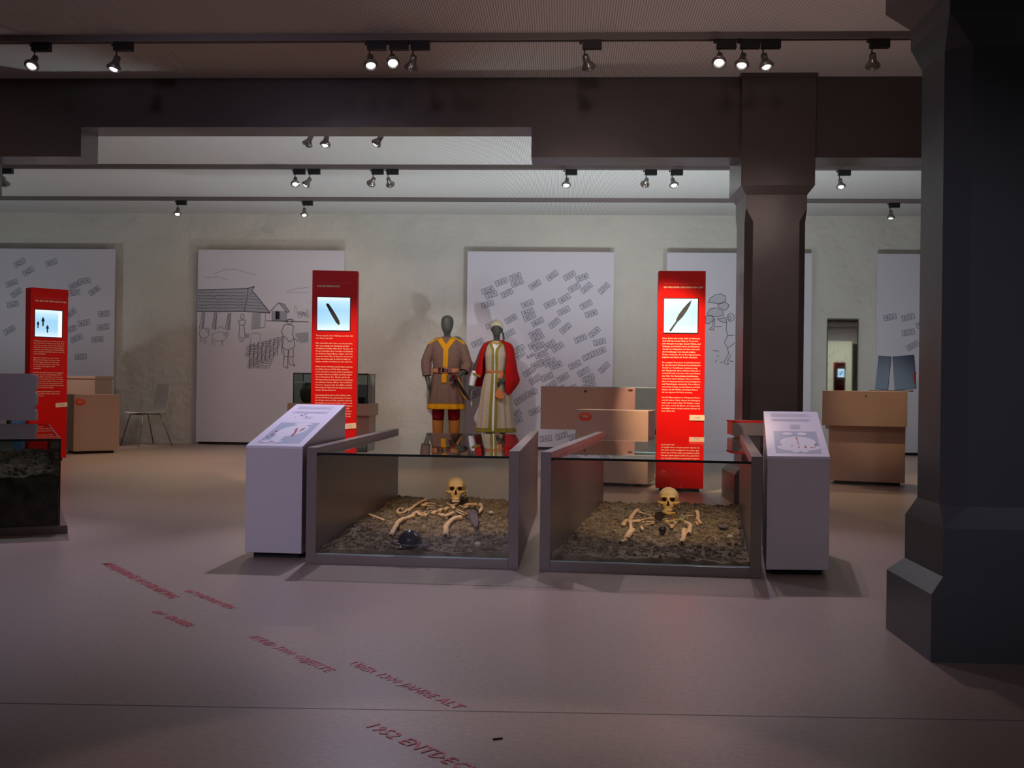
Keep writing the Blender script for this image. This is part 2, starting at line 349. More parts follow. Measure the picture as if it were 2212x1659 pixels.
lamp(0, 6, (-.05, 3.25, 0), True, 'sixth added spotlight above the camera, on the floor before the cases', PINK, 20, 37, .5, X=.25)  # added pool of light, its edge stands in for a cast shadow's outline
lamp(0, 6, (-.2, 1.75, 0), True, 'seventh added spotlight above the camera, on the floor beside the lettering', PINK, 24, 42, .2, X=-.2)  # second added pool, bounding the same stand-in shadow
TRACKS[7] = -2.5  # unseen track added behind the camera for bounce and front fill
t = empty('lighting_track', (0, -2.5, ZC), 0, 'grey lighting track added behind the camera, unseen', 'track', 'ceiling lighting tracks'); BM().box(XL + .3, XR - .3, -.028, .028, TZ - ZC, 0).build('rail', M_track, t)
for X_, tg, pw, lab in ((-4.0, (-4.0, -1, 0), 50, 'left added spotlight on the track behind the camera'), (.2, (.2, -1.0, 0), 40, 'middle added spotlight on the track behind the camera'), (4.4, (4.4, .5, .5), 45, 'right added spotlight on the track behind the camera')):
    lamp(0, 7, tg, True, lab, LILAC, pw, 80, .9, X=X_)
lamp(0, 7, (-1.0, 4.8, .42), True, 'added fill spotlight behind the camera turned to the left grave case', LILAC, 480, 22, .9, X=-1.6)
lamp(0, 7, (1.1, 4.7, .42), True, 'added fill spotlight behind the camera turned to the right grave case', (.95, .86, 1.0), 165, 22, .9, X=-.4)
# floor uplights standing behind the counters: they wash rear wall and ceiling and throw the shadows above boards and figures; those at sign, lectern and left end are added fill
for x, y, tx, ty, tz, col, pw, lab in ((.52, 10.8, .1, 11.2, 3.2, WHITE, 205, 'floor uplight hidden behind the brown emblem box'), (-2.75, 12.35, -3.0, 11.6, 3.2, WHITE, 70, 'floor uplight hidden behind the pot vitrine'), (2.95, 10.25, 3.2, 12.6, 3.2, WHITE, 110, 'floor uplight hidden behind the right counter'), (-1.95, 9.02, -2.6, 9.5, 3.2, WHITE, 100, 'added floor uplight hidden behind the shears sign'), (1.36, 5.85, .9, 6.5, 3.2, PINK, 40, 'added floor uplight hidden behind the right lectern'), (-8.3, 11.2, -7.8, 12.0, 3.2, WHITE, 66, 'added floor uplight out of sight at the left end of the rear wall')):
    t = empty('floor_uplight', (x, y, 0), 0, lab, 'uplight', 'floor uplights')
    d = (Vector((tx, ty, tz)) - Vector((x, y, .2))).normalized(); q = (-d).to_track_quat('Z', 'Y').to_matrix().to_4x4()
    BM().box(-.07, .07, -.07, .07, 0, .02).build('foot', M_black, t); BM().tube([(0, 0, .02), (0, 0, .12)], .012, 8).build('stem', M_black, t)
    T = Matrix.Translation((0, 0, .15)) @ q
    BM().lathe([(.02, .06), (.06, .03), (.075, -.03), (.07, -.03), (.06, -.01)], T, 20, True, False).build('head', M_black, t, smooth=True)
    BM().lathe([(.001, -.015), (.062, -.012)], T, 20, True, False).build('lens', M_lens_on, t)
    ld = bpy.data.lights.new('uplight', 'SPOT'); ld.energy = pw * 1.15; ld.color = col; ld.spot_size = R(146); ld.spot_blend = 1; ld.shadow_soft_size = .06
    lo = bpy.data.objects.new('uplight_beam', ld); C.objects.link(lo); lo.parent = t; lo.matrix_local = Matrix.Translation(Vector((0, 0, .15)) + d * .08) @ q

# ---------------------------------------------------------------- wall boards with their prints
def zpx(py): return 2.70 - (py - 541) / 416 * 2.665          # board height from a height in the picture
class Draw:                                   # flat ink on a vertical plane y
    def __init__(s, y): s.b = BM(); s.y = y
    def stroke(s, pts, w):
        for (x0, z0), (x1, z1) in zip(pts, pts[1:]):
            d = Vector((x1 - x0, z1 - z0)); L = d.length
            if L < 1e-6: continue
            n = Vector((-d.y, d.x)) / L * w / 2
            s.b.face([(x0 + n.x, s.y, z0 + n.y), (x0 - n.x, s.y, z0 - n.y), (x1 - n.x, s.y, z1 - n.y), (x1 + n.x, s.y, z1 + n.y)])
    def fill(s, pts): s.b.face([(x, s.y, z) for x, z in pts])
    def text(s, txt, x, z, size, rot=0):
        g = text_geo(txt, size, 1.0, 1.0, 'CENTER'); s.b.add(g[0], g[1], xz(None, x, s.y, z, rot) @ Matrix.Translation((0, -size * .36, 0)))
def board(k, label):
    B = BOARDS[k]; xc = (B['x0'] + B['x1']) / 2
    t = empty('wall_board', (xc, YW, 0), 0, label, 'wall board', 'big pale boards on the rear wall')
    BM().box(B['x0'] - xc, B['x1'] - xc, PY - YW, PY - YW + .03, B['zb'], B['zt']).build('board', M_panel, t, bevel=.003)
    for sx in (-.7, .7): BM().box(sx - .04, sx + .04, PY - YW + .03, 0, 1.2, 1.3).build('bracket', M_black, t)
    BM().box(B['x0'] - xc + .04, B['x1'] - xc - .04, PY - YW + .005, PY - YW + .028, 0, B['zb']).build('foot_rail', M_black, t)
    return t, xc, lambda px: B['x0'] - xc + (px - B['px'][0]) / (B['px'][1] - B['px'][0]) * (B['x1'] - B['x0'])
def tags(k, label, lst):
    t, xc, X = board(k, label); y = PY - YW
    A, Bk, D = Draw(y - .0006), Draw(y - .0012), Draw(y - .0018)
    lo, hi = X(BOARDS[k]['px'][0]) + .01, X(BOARDS[k]['px'][1]) - .01
    for px, py, rot, s, boxed in lst:
        x, z = X(px), zpx(py); c, sn = math.cos(R(rot)), math.sin(R(rot)); hw, hh = .082, .037
        if x - .1 < lo or x + .1 > hi: continue
        P = [(x + a * c - b * sn, z + a * sn + b * c) for a, b in ((-hw, -hh), (hw, -hh), (hw, hh), (-hw, hh))]
        A.y -= 6e-5; Bk.y = A.y - 2e-5; D.y = A.y - 4e-5
        if boxed:
            A.fill(P); Bk.stroke(P + P[:1], .006)
        D.text(s, x, z, .078, R(rot))
    A.b.build('tag_tints', M_tint, t, fix=False); Bk.b.build('tag_outlines', M_ink, t, fix=False); D.b.build('tag_numbers', M_ink, t, fix=False)
T3 = '''282 392 20 324;312 430 22 329;392 325 22 330;505 283 20 338;523 332 22 456;440 415 28 397;283 505 18 336;668 345 32 445;807 272 38 402;948 270 30 309;1050 285 22 308;987 368 30 307;1087 368 42 316;1228 370 45 290;1255 445 20 289;908 455 33 401;793 498 28 400;608 500 22 456;612 565 25 463;628 606 25 459;905 553 28 306;1085 502 30 317;1127 573 20 318;475 622 30 334;693 645 30 460;830 652 40 397;920 693 42 392;675 735 28 447;697 770 28 453;460 740 30 333;320 668 25 313;205 818 25 313;1043 775 25 273;1155 722 40 264;1197 800 15 263;668 825 30 469;707 842 32 462;793 827 32 431;858 845 33 391;637 918 25 448;725 905 22 457;545 915 35 465;540 865 30 352;1110 915 27 272;1200 875 22 318;1250 910 27 261;695 985 30 469;755 962 30 450;797 968 25 466;845 992 25 394;1237 1005 45 260;1000 985 28 396;1072 1040 28 271;1112 1090 22 270;1120 1145 28 269;775 1085 25 395;905 1090 32 380;628 1045 35 323;680 1105 35 321;805 1155 35 393;875 1185 25 388;970 1178 25 381;560 1270 35 390;650 1215 25 382;520 1390 30 387;530 1445 30 398;680 1360 25 383;180 1235 30 285;165 1312 20 279;165 1445 18 288;770 1578 10 366;900 1555 20 367;1010 1560 15 365;880 1330 30 378;1130 1290 25 268;1220 1400 25 266;1050 1440 25 372'''
L3 = []
for q in T3.split(';'):
    a, b, r, s = q.split(); L3.append((980 + int(a) / 3.77, 520 + int(b) / 3.77, int(r), s, s != '448'))
tags(3, 'pale board scattered with grave number tags behind the two costumed figures', L3)
T1 = [(240, 235, 28, '426'), (345, 335, 30, '425'), (150, 480, 20, '366'), (205, 600, 35, '365'), (165, 735, 10, '367'), (130, 1050, 30, '368'), (900, 500, 25, '424'), (1015, 447, 10, '409'), (895, 590, 10, '423'), (1135, 565, 35, '408'), (1290, 700, 15, '416'), (1255, 840, 5, '415'), (1245, 1000, 8, '412'), (1015, 955, 12, '413'), (860, 840, 40, '418'), (855, 1030, 15, '417'), (930, 1140, 25, '419'), (1180, 1150, 5, '414'), (985, 1360, 3, '402'), (620, 230, 20, '431'), (560, 1500, 20, '440')]
tags(1, 'pale board with number tags at the left edge behind a red pillar sign', [(a / 5.53, 530 + b / 5.53, r, s, True) for a, b, r, s in T1])
T5 = [(1480, 360, 40, '417'), (1557, 440, 10, '416'), (1670, 440, 15, '511'), (1525, 517, 5, '415'), (1672, 530, 10, '510'), (1515, 603, 5, '414'), (1505, 680, 0, '401'), (1700, 610, 30, '509'), (1760, 480, 20, '512'), (1800, 590, 20, '508'), (1790, 700, 10, '513')]
tags(5, 'pale board with number tags beside the big grey pillar', [(1380 + a / 2.86, 520 + b / 2.86, r, s, True) for a, b, r, s in T5])
# farmyard drawing
t, xc, X = board(2, 'pale board with a line drawing of a thatched farmyard, animals and people'); y = PY - YW
P2 = lambda pts: [(X(420 + a / 6.38), zpx(570 + b / 6.38)) for a, b in pts]
A, Bk, D = Draw(y - .0006), Draw(y - .0012), Draw(y - .0018)
A.fill(P2([(52, 375), (780, 345), (1050, 672), (52, 668)]))
for q in ([(125, 680), (155, 680), (150, 905), (105, 905)], [(290, 680), (325, 680), (320, 920), (268, 920)], [(480, 690), (522, 690), (515, 930), (455, 930)], [(825, 685), (935, 680), (925, 890), (815, 900)], [(1130, 660), (1190, 660), (1190, 770), (1130, 770)], [(1190, 545), (1250, 560), (1325, 660), (1290, 670)], [(1090, 650), (1285, 650), (1275, 790), (1090, 790)], [(1400, 960), (1590, 940), (1590, 1080), (1480, 1090)], [(720, 970), (775, 970), (770, 1030), (725, 1030)]): A.fill(P2(q))
W1, W2 = .011, .007
def st(pts, w=W1): Bk.stroke(P2(pts), w)
st([(52, 375), (300, 368), (750, 347), (835, 320), (800, 370), (920, 510), (1055, 680)], .016); st([(52, 670), (400, 668), (700, 662), (1060, 682)], .018); st([(750, 347), (735, 480), (700, 665)])
for i in range(6):
    yy = 412 + i * 42; st([(52 + 3 * j * 17, yy - j * .3 + random.uniform(-4, 4)) for j in range(14)], .010)
    st([(745 - i * 7 + j * (.12 + i * .08) * 200, yy - 8 + j * 6 + random.uniform(-3, 3)) for j in range(4)], .008)
for i in range(70):
    a, b = random.uniform(60, 780), random.uniform(385, 655); st([(a, b), (a - random.uniform(2, 8), b + random.uniform(14, 26))], .004)
for a, b in ((140, 115), (308, 290), (500, 475)):
    for k in (-18, 18): st([(a + k, 682), (b + k * 1.2 - 12, 915)], .008)
st([(815, 690), (805, 910), (990, 880), (995, 690)], W2); st([(1060, 660), (1175, 540), (1250, 560), (1325, 665), (1290, 672), (1180, 545)], .012); st([(1085, 650), (1085, 795), (1280, 795), (1288, 655)], W2); st([(1000, 790), (1590, 800)], .012)
for i in range(9): st([(1095 + i * 21, 660), (1095 + i * 21, 790)], .004)
def ell(cx_, cy_, rx, ry, n=18, a0=0, a1=360): return [(cx_ + rx * math.cos(R(a0 + (a1 - a0) * i / n)), cy_ + ry * math.sin(R(a0 + (a1 - a0) * i / n))) for i in range(n + 1)]
for q in (ell(675, 735, 24, 34), [(640, 785), (620, 800), (640, 850), (630, 1030), (720, 1030), (700, 860), (722, 800), (705, 780), (640, 785)], [(650, 1040), (645, 1080), (685, 1080), (690, 1040)], [(640, 850), (700, 860)]): st(q, .009)
for q in (ell(150, 970, 68, 68), [(100, 1020), (95, 1095)], [(120, 1035), (118, 1095)], [(150, 1040), (155, 1120)], [(175, 1030), (180, 1110)], ell(200, 925, 22, 30), ell(360, 1015, 105, 65), [(270, 1060), (255, 1140)], [(290, 1075), (295, 1140)], [(395, 1080), (405, 1150)], [(420, 1065), (400, 1120)], ell(455, 985, 32, 22), [(430, 970), (470, 950), (490, 980)], [(330, 910), (380, 875), (430, 915)], ell(860, 1000, 70, 40, 14, 180, 360), [(800, 1010), (795, 1130)], [(925, 1010), (935, 1080)]): st(q, .006)
for i in range(14):                                             # wattle fence
    x0_, y0_, x1_, y1_ = 745 - 4 * i + (60 if i > 6 else 0), 1150 + i * 22, 1245 - i * 14, 1010 + i * 33
    st([(x0_ + (x1_ - x0_) * j / 12, y0_ + (y1_ - y0_) * j / 12 + (12 if j % 2 else -10) + random.uniform(-5, 5)) for j in range(13)], .008)
for i in range(9): a = 790 + i * 55; st([(a, 1110 - i * 14), (a - 8, 1450 - i * 26)], .010)
for q in (ell(1330, 800, 32, 36), [(1270, 810), (1300, 770), (1370, 765), (1390, 800)], [(1260, 840), (1215, 930), (1250, 1010), (1235, 1165), (1310, 1190), (1405, 1150), (1395, 1060), (1370, 960), (1385, 860), (1330, 840), (1260, 840)], [(1260, 1000), (1330, 1080), (1400, 1030), (1460, 1080)], [(1250, 1185), (1260, 1280), (1250, 1410), (1310, 1445), (1310, 1280), (1315, 1195)], [(1325, 1195), (1325, 1290), (1330, 1380), (1410, 1410), (1375, 1350), (1385, 1270), (1385, 1170)], [(1260, 1280), (1310, 1280)], [(1325, 1285), (1385, 1275)]): st(q, .010)
for q in ([(280, 150), (420, 90), (560, 82), (700, 120), (860, 165)], [(140, 200), (330, 190), (460, 230)], [(1280, 385), (1420, 345), (1590, 325)], [(1280, 400), (1590, 400)], [(1390, 680), (1395, 600), (1410, 580), (1425, 680)]): st(q, .004)
for i in range(9): st(ell(1450 + i * 17, 690 + random.uniform(-60, 30), random.uniform(12, 30), random.uniform(14, 30), 9), .005)
A.b.build('drawing_tints', M_tint2, t, fix=False); Bk.b.build('drawing_lines', M_ink, t, fix=False)
# village scene, mostly behind sign and pillar
t, xc, X = board(4, 'pale board with a line drawing of trees and a walking person beside the pillar'); y = PY - YW
P4 = lambda pts: [(X(1500 + a / 8.29), zpx(600 + b / 8.29)) for a, b in pts]
A, Bk = Draw(y - .0006), Draw(y - .0012)
def st4(pts, w=.008): Bk.stroke(P4(pts), w)
CL = [[(265, 385), (300, 310), (390, 250), (490, 230), (570, 265), (570, 350), (520, 395), (400, 400), (330, 385), (265, 385)], [(430, 420), (560, 370), (635, 420), (620, 480), (560, 520), (470, 470)], [(240, 580), (300, 500), (420, 475), (520, 520), (540, 600), (420, 640), (280, 610)], [(220, 620), (340, 610), (370, 680), (280, 750), (220, 755)], [(430, 670), (580, 640), (600, 740), (500, 720)]]
for q in CL: A.fill(P4(q)); st4([(a + random.uniform(-4, 4), b + random.uniform(-4, 4)) for a, b in q] + q[:1], .009)
for q in (ell(670, 640, 62, 72), ell(655, 650, 24, 40), [(600, 730), (590, 850), (620, 960), (740, 950)], [(620, 960), (560, 1080), (620, 1180), (720, 1110), (750, 1080)], [(620, 1180), (640, 1280), (580, 1380), (560, 1430), (600, 1470), (640, 1460), (620, 1400), (690, 1290)], [(360, 670), (345, 800), (290, 850), (360, 870), (375, 800), (390, 670)], [(390, 810), (510, 800)], [(360, 1225), (470, 1235)], [(430, 1330), (460, 1310)], [(480, 1430), (540, 1425)], [(640, 1400), (730, 1415)], [(400, 1430), (430, 1390)]): st4(q, .009)
A.b.build('drawing_tints', M_tint, t, fix=False); Bk.b.build('drawing_lines', M_ink, t, fix=False)

# ---------------------------------------------------------------- red pillar signs
TX2 = ['Warum trug die über 30-Jährige aus Grab 122\neine Schere bei sich?', 'Man schmückte sich selten, nur abends allein.\nMan trug ständig sein Werkzeug bei sich.\nDie Männer besaßen dafür kleine Taschen, die\nFrauen befestigten ihre Utensilien mit Bändern\nam Gürtel. So waren Messer, Schere oder Feile\nimmer zur Hand. Was die Menschen damals zum\nLeben brauchten, gab es nicht im Laden zu\nkaufen, sondern sie stellten fast alles selbst her.', 'Allein um ihre Kleidung anzufertigen, mussten\nsie Schafe scheren, Wolle filzen, spinnen,\nweben und nähen. Taschen, Riemen und Gürtel\naus Leder, Möbel und Gefäße aus Holz entstan-\nden in Handarbeit. Das Gleiche gilt für die\nNahrung. Anbau beziehungsweise Verarbeitung\nvon Getreide, Gemüse, Wasser, Obst und Fleisch\nbedeutete das ganze Jahr über Mühe und Zeit.\nNur wenige Produkte sind das Ergebnis professi-\noneller Handwerksarbeit.', 'Vermutlich lebten hier in der Siedlung etwa\n250 bis 270 Menschen gleichzeitig auf etwa 6\nbis 8 Höfen. Land und Vieh ernährten nicht nur\nden Hofherren mit seiner Familie, sondern auch\nDienstleute und Bedienstete. Die Grabbeigaben\nweisen auf mehrere Personen hin, die sich\nanscheinend Ansehen und Reichtum verdienten\nund in der Siedlung ein eigenes Grab fanden,\nebenso die Frauen mit Schmuck und Tracht.']
TX3 = ['Diese Spitze einer Lanze nahm ein Mann aus\nGrab 244 mit auf den Weg ins Totenreich.\nJeder Kämpfer benötigte damals Waffen, und\nGewänge, persönliche Leben und Klassische\nGewalt aus Schlagzeilen und dann auch nach\ndie Vorstellungen vom Jenseits prägten.\nZudem verriet alle, die zur Beerdigung kamen,\nzugleich vom Status des Toten erkannten.', 'Eine mögliche Theorie zur Gesellschaftsstruktur\nist, dass die durch Römische Persönlichkeiten\nGewalt von Gewaffneten bestimmt wenig\nder Gefolgschaft. Einen erblichen Adel gab es\nvermutlich nicht, besondere führende Familien\naber früh. Die Herrschaftspersönlichkeiten\nversprachen ihrem Anhänger Schutz und Wohl-\nfahrt. Im Gegenzug wurden sie bei Streitigkeiten\nund Plünderungen unterstützt. Diese Männer\nwaren keine Krieger sondern Bauern und Hof-\nherren, die mit Waffen und langem Messer\nteil von eigenem Hof leben konnten.', 'Von 365 Männergräbern in Weingarten führten\nrund 280 Gräber Waffen. Anhand der Waffengaben\nfinden sich in jedem Grab. Die Beigaben zeigen\nalso nicht, womit die Männer zur letzten Zeit\nbeschäftigt waren, sondern weisen vielmehr auf\nihren Status hin.']
TX1 = ['In Wäldern und Wiesen, auf Weiden und Fluren\ngab es für Pfeile und Bogen immer Ziele. Wer\nvon Kind an schießen lernt und sein Holz kennt,\ntrifft auch den Hasen auf der Heide. Spitzen\naus Eisen, mit Birkenpech am Schaft befestigt,\nund mit Sehnen umwickelt, flogen sie weit und\nwaren gefürchtet.', 'Mit Bogen und Köcher zogen manche\nMänner in den Kampf und waren damit\nim Vorteil gegenüber dem Nahkampf\nzwischen Kriegern allein. Oder wurde\ndie Waffe nur zur Jagd im Wald\nmitgeführt?', 'Ein Pfeil war rasch verschossen und ging oft\nverloren, an die nie mehr geglaubt wurde.\nUm die Schäfte zu schnitzen, brauchte man\nHolz vom Schneeball und Federn, manchmal\nauch eine besondere Spitze. Erhalten sind nur\ndie eisernen Teile, die schwer genug waren,\nihre Form im Boden zu bewahren, und manche\nzeigen noch Reste des Holzes.', 'Pfeilspitzen mit Widerhaken, die nur im\nGrab eines Mannes lagen, zeigen seinen\nRang und Besitz.']
SW, SD, SH = .386, .15, 1.833
def sign(loc, rz, label, h1, h2, paras, y_txt, num, numz, numr, object_fn, lines, ls=.0225):
    t = empty('pillar_sign', loc, rz, label, 'sign', 'red information pillars')
    w2 = SW / 2; b = BM().box(-w2, w2, 0, SD, .03, SH)
    body = b.build('body', M_red, t, bevel=.002)
    BM().box(-w2 + .03, w2 - .03, .03, SD - .03, 0, .03).build('plinth', M_black, t)
    d = BM(); yy = -.0008
    def fit(g, wmax=.325): a, b_ = text_w(g); return min(1, wmax / (b_ - a))
    g = text_geo(h1, .024, 1.12); d.add(g[0], g[1], xz(None, -w2 + .042, yy, SH - .112, 0, fit(g, .29))); d.build('heading_dim', M_dimred, t, fix=False)
    d = BM(); g = text_geo(h2, .024, 1.12, bold=.0012); d.add(g[0], g[1], xz(None, -w2 + .042, yy, SH - .142, 0, fit(g))); d.build('heading', M_cream, t, fix=False)
    d = BM(); z = y_txt
    for p in paras:
        for ln in p.split('\n'):
            g = text_geo(ln, .0172, 1.0, bold=.0003); d.add(g[0], g[1], xz(None, -w2 + .036, yy, z, 0, fit(g, .315))) if ln else None; z -= ls
        z -= ls * .9
    d.build('body_text', M_cream, t, fix=False)
    s0, s1, z0, z1 = -w2 + .046, w2 - .063, SH - .513, SH - .231
    f = BM()
    for a0, a1, b0, b1 in ((s0 - .006, s1 + .006, z1, z1 + .006), (s0 - .006, s1 + .006, z0 - .006, z0), (s0 - .006, s0, z0, z1), (s1, s1 + .006, z0, z1)): f.box(a0, a1, -.004, .004, b0, b1)
    fr = f.build('screen_frame', M_black, t)
    sc = BM().box(s0, s1, -.002, .003, z0, z1).build('screen', M_screen, t)
    object_fn(sc, (s0 + s1) / 2, (z0 + z1) / 2)
    T = Matrix.Translation((w2 - .065, 0, numz)) @ Matrix.Rotation(R(numr), 4, 'Y')
    pb = BM().box(-.055, .068, -.006, -.001, -.023, .023, T); pt = pb.build('number_plate', M_cream, t)
    g = text_geo(num, .034, 1.05, 1, 'CENTER'); n = BM(); n.add(g[0], g[1], T @ Matrix.Translation((.006, -.0066, -.012)) @ Matrix.Rotation(R(90), 4, 'X')); n.build('number', M_ink if 0 else M_tint2, pt, fix=False)
    return t
def blade(parent, pts, th=.008, m=None, name='exhibit_photo'):
    BM().prism(pts, -.0035, -.0022, 'y').build(name, m or M_inkd2, parent)
M_inkd2 = mat('exhibit_print', lin(52, 56, 58), .7, noise_=(40, .35))
def shears(p, cx_, cz):
    c, s_ = math.cos(R(-59)), math.sin(R(-59))
    q = [(-.105, 0), (-.095, .012), (-.05, .016), (.02, .018), (.075, .017), (.105, .006), (.108, -.006), (.08, -.016), (.0, -.016), (-.07, -.013), (-.1, -.01)]
    blade(p, [(cx_ - .005 + a * c - b * s_, cz + .0 + a * s_ + b * c) for a, b in q])
    BM().prism([(cx_ - .005 + a * c - b * s_, cz + a * s_ + b * c) for a, b in ((-.06, -.002), (.02, .004), (.07, .003), (.07, -.002), (0, -.004))], -.0042, -.0036, 'y').build('blade_gap', M_rust, p)
def spear(p, cx_, cz):
    c, s_ = math.cos(R(56)), math.sin(R(56))
    q = [(-.155, -.008), (-.155, .008), (-.06, .0065), (-.045, .014), (.0, .020), (.06, .018), (.12, .010), (.158, 0), (.12, -.012), (.06, -.019), (.0, -.018), (-.05, -.010), (-.06, -.0065)]
    blade(p, [(cx_ + a * c - b * s_, cz + a * s_ + b * c) for a, b in q])
def arrows(p, cx_, cz):
    for ax, az, sc in ((-.108, -.015, .85), (-.058, .02, 1.1), (-.012, -.055, .95)):
        q = [(-.006, -.045), (.006, -.045), (.007, .0), (.016, -.002), (.012, .02), (0, .045), (-.012, .02), (-.016, -.002), (-.007, 0)]
        blade(p, [(cx_ + ax + a * sc, cz + az + b * sc) for a, b in q], name='arrowhead_photo')
    BM().box(cx_ + .098, cx_ + .136, -.0032, -.0022, cz - .139, cz + .139).build('caption_strip', M_lightstrip, p)
M_lightstrip = mat('lit_strip', (.7, .8, .8), .5, emit=((.86, .96, .9), .9))
p3 = at_z(1468, 1063); sign((p3.x, p3.y, 0), R(-2), 'red pillar sign with a glowing spearhead picture, tag 244, behind the right grave case', 'TRACHT & WAFFEN DER MÄNNER', 'ZEUGEN EINER KRIEGERISCHEN ZEIT', TX3, SH - .565, '244', SH - 1.215, 0, spear, 0)
p2 = at_y(720, 900, 8.66); sign((p2.x, p2.y, 0), R(7), 'red pillar sign with a glowing shears picture, tag 122, behind the left lectern', 'LEBEN IM ALAMANNENDORF', 'HANDGEMACHT', TX2, SH - .565, '122', SH - 1.335, -5, shears, 0)
c1 = at_y(104, 900, 10.55); sign((c1.x, c1.y, 0), R(47), 'red pillar sign with three glowing arrowheads at the left edge', 'ALLTAG DER ALAMANNEN', 'WER JAGT MIT PFEIL UND BOGEN', TX1, SH - .565, '505', SH - 1.235, -4, arrows, 0)

# ---------------------------------------------------------------- grave cases
def quad_pt(q, u, v):                          # plan quad: front-left, front-right, back-right, back-left
    a = q[0].lerp(q[1], u); b = q[3].lerp(q[2], u); return a.lerp(b, v)
def grave_case(fl, fr, back, label):
    """fl, fr: outer front corners; back: vector of the sides. Everything in metres, origin at front left."""
    t = empty('grave_case', (fl.x, fl.y, 0), 0, label, 'display case', 'grave display cases')
    fr = Vector((fr.x - fl.x, fr.y - fl.y)); bk = Vector(back); ex = fr.normalized(); W = fr.length; th = .05
    P = lambda u, v, z: (ex.x * u + bk.x * v, ex.y * u + bk.y * v, z)
    def slab(u0, u1, v0, v1, z0, z1):
        b = BM(); r = lambda z: [P(u0, v0, z), P(u1, v0, z), P(u1, v1, z), P(u0, v1, z)]
        return b.rings([r(z0), r(z1)])
    ZT = .555
    slab(0, th, 0, 1, 0, ZT).build('side_panel', M_steel, t, bevel=.002)
    slab(W - th, W, 0, 1, 0, ZT).build('side_panel', M_steel, t, bevel=.002)
    slab(th, W - th, 0, .012, 0, .045).build('front_rail', M_steel, t, bevel=.0015)
    slab(th, W - th, .988, 1, 0, .045).build('back_rail', M_steel, t, bevel=.0015)
    slab(th, W - th, .012, .988, .0, .02).build('bottom_board', M_steel, t)
    gt = slab(th - .022, W - th + .022, .002, 1, .519, .530).build('top_glass', M_glass, t)
    slab(th - .022, W - th + .022, .0005, .0018, .519, .530).build('glass_edge', M_edge, gt)
    fg = slab(th, W - th, .0035, .0075, .045, .519).build('front_glass', M_glass, t)
    slab(th, W - th, .003, .0072, .0455, .0485).build('glass_edge', M_edgel, fg)
    slab(th, W - th, .9925, .9965, .045, .519).build('back_glass', M_glass, t)
    # reveal line of the glass groove in both panels
    for u in (th - .0004, W - th - .0006): slab(u, u + .001, .002, .999, .512, .518).build('groove', M_black, t)
    return t, P, W
def soil(P, W, name, label, seed, zb=.055, amp=.03, v0=.014, v1=.986, nu=64, nv=110, th=.052, clods=4200):
    random.seed(seed); b = BM(); off = Vector((seed * 3.1, seed * 1.7, 0))
    def hgt(u, v):
        q = Vector((u * 1.0, v * 2.2, 0)) + off
        return zb + .012 * v + amp * (.55 * noise.noise(q * 4) + .5 * noise.noise(q * 13) + .35 * noise.noise(q * 34)) + amp * .4
    pts = []
    for j in range(nv + 1):
        for i in range(nu + 1):
            u = th + (W - 2 * th) * i / nu; v = v0 + (v1 - v0) * j / nv
            x, y_, _ = P(u, v, 0); pts.append((x, y_, max(.03, hgt(u, v))))
    n = nu + 1
    b.v = pts; b.f = [(j * n + i, j * n + i + 1, (j + 1) * n + i + 1, (j + 1) * n + i) for j in range(nv) for i in range(nu)]
    for k in range(n - 1):                     # skirts at front and back
        for row in (0, nv): i0, i1 = row * n + k, row * n + k + 1; b.face([pts[i0], pts[i1], (pts[i1][0], pts[i1][1], .021), (pts[i0][0], pts[i0][1], .021)])
    ic = bmesh.new(); bmesh.ops.create_icosphere(ic, subdivisions=1, radius=1); iv = [v_.co.copy() for v_ in ic.verts]; iff = [[q.index for q in f.verts] for f in ic.faces]; ic.free()
    for k in range(clods):
        u = th + .012 + (W - 2 * th - .024) * random.random(); v = v0 + .008 + (v1 - v0 - .016) * random.random()
        r = random.choice((.003, .004, .005, .006, .007, .009, .013)) * random.uniform(.8, 1.25); x, y_, _ = P(u, v, 0)
        if min(u - th, W - th - u) < r * 1.3: continue
        T = Matrix.Translation((x, y_, hgt(u, v) + r * .25)) @ Matrix.Rotation(random.uniform(0, 6.3), 4, Vector((random.random(), random.random(), random.random() + .1))) @ Matrix.Diagonal((r * random.uniform(.8, 1.4), r, r * random.uniform(.55, .95), 1))
        b.add([p * random.uniform(.85, 1.12) for p in iv], iff, T)
    return b, hgt
fl, fr_ = at_z(659.6, 1216.8), at_z(1119.4, 1230.3); bkL = Vector((.032, 2.22))
caseL, PL_, WL = grave_case(fl, fr_, bkL, 'low glass-topped grave case beside the left lectern, with shield boss in its soil')
b, hL = soil(PL_, WL, 'soil', '', 3)
so = b.build('grave_soil', M_soil, None, smooth=False, fix=False); so.location = (fl.x, fl.y, 0)
tag(so, 'crumbly brown soil filling the left grave case', 'soil', kind='stuff')
fl2, fr2 = at_z(1164.9, 1233.1), at_z(1644.2, 1249.1); bkR = Vector((.334, 2.26))
caseR, PR_, WR = grave_case(fl2, fr2, bkR, 'low glass-topped grave case beside the right lectern, with beads and crystal ball on its soil')
b, hR = soil(PR_, WR, 'soil', '', 5)
so = b.build('grave_soil', M_soil, None, smooth=False, fix=False); so.location = (fl2.x, fl2.y, 0)
tag(so, 'crumbly brown soil filling the right grave case', 'soil', kind='stuff')

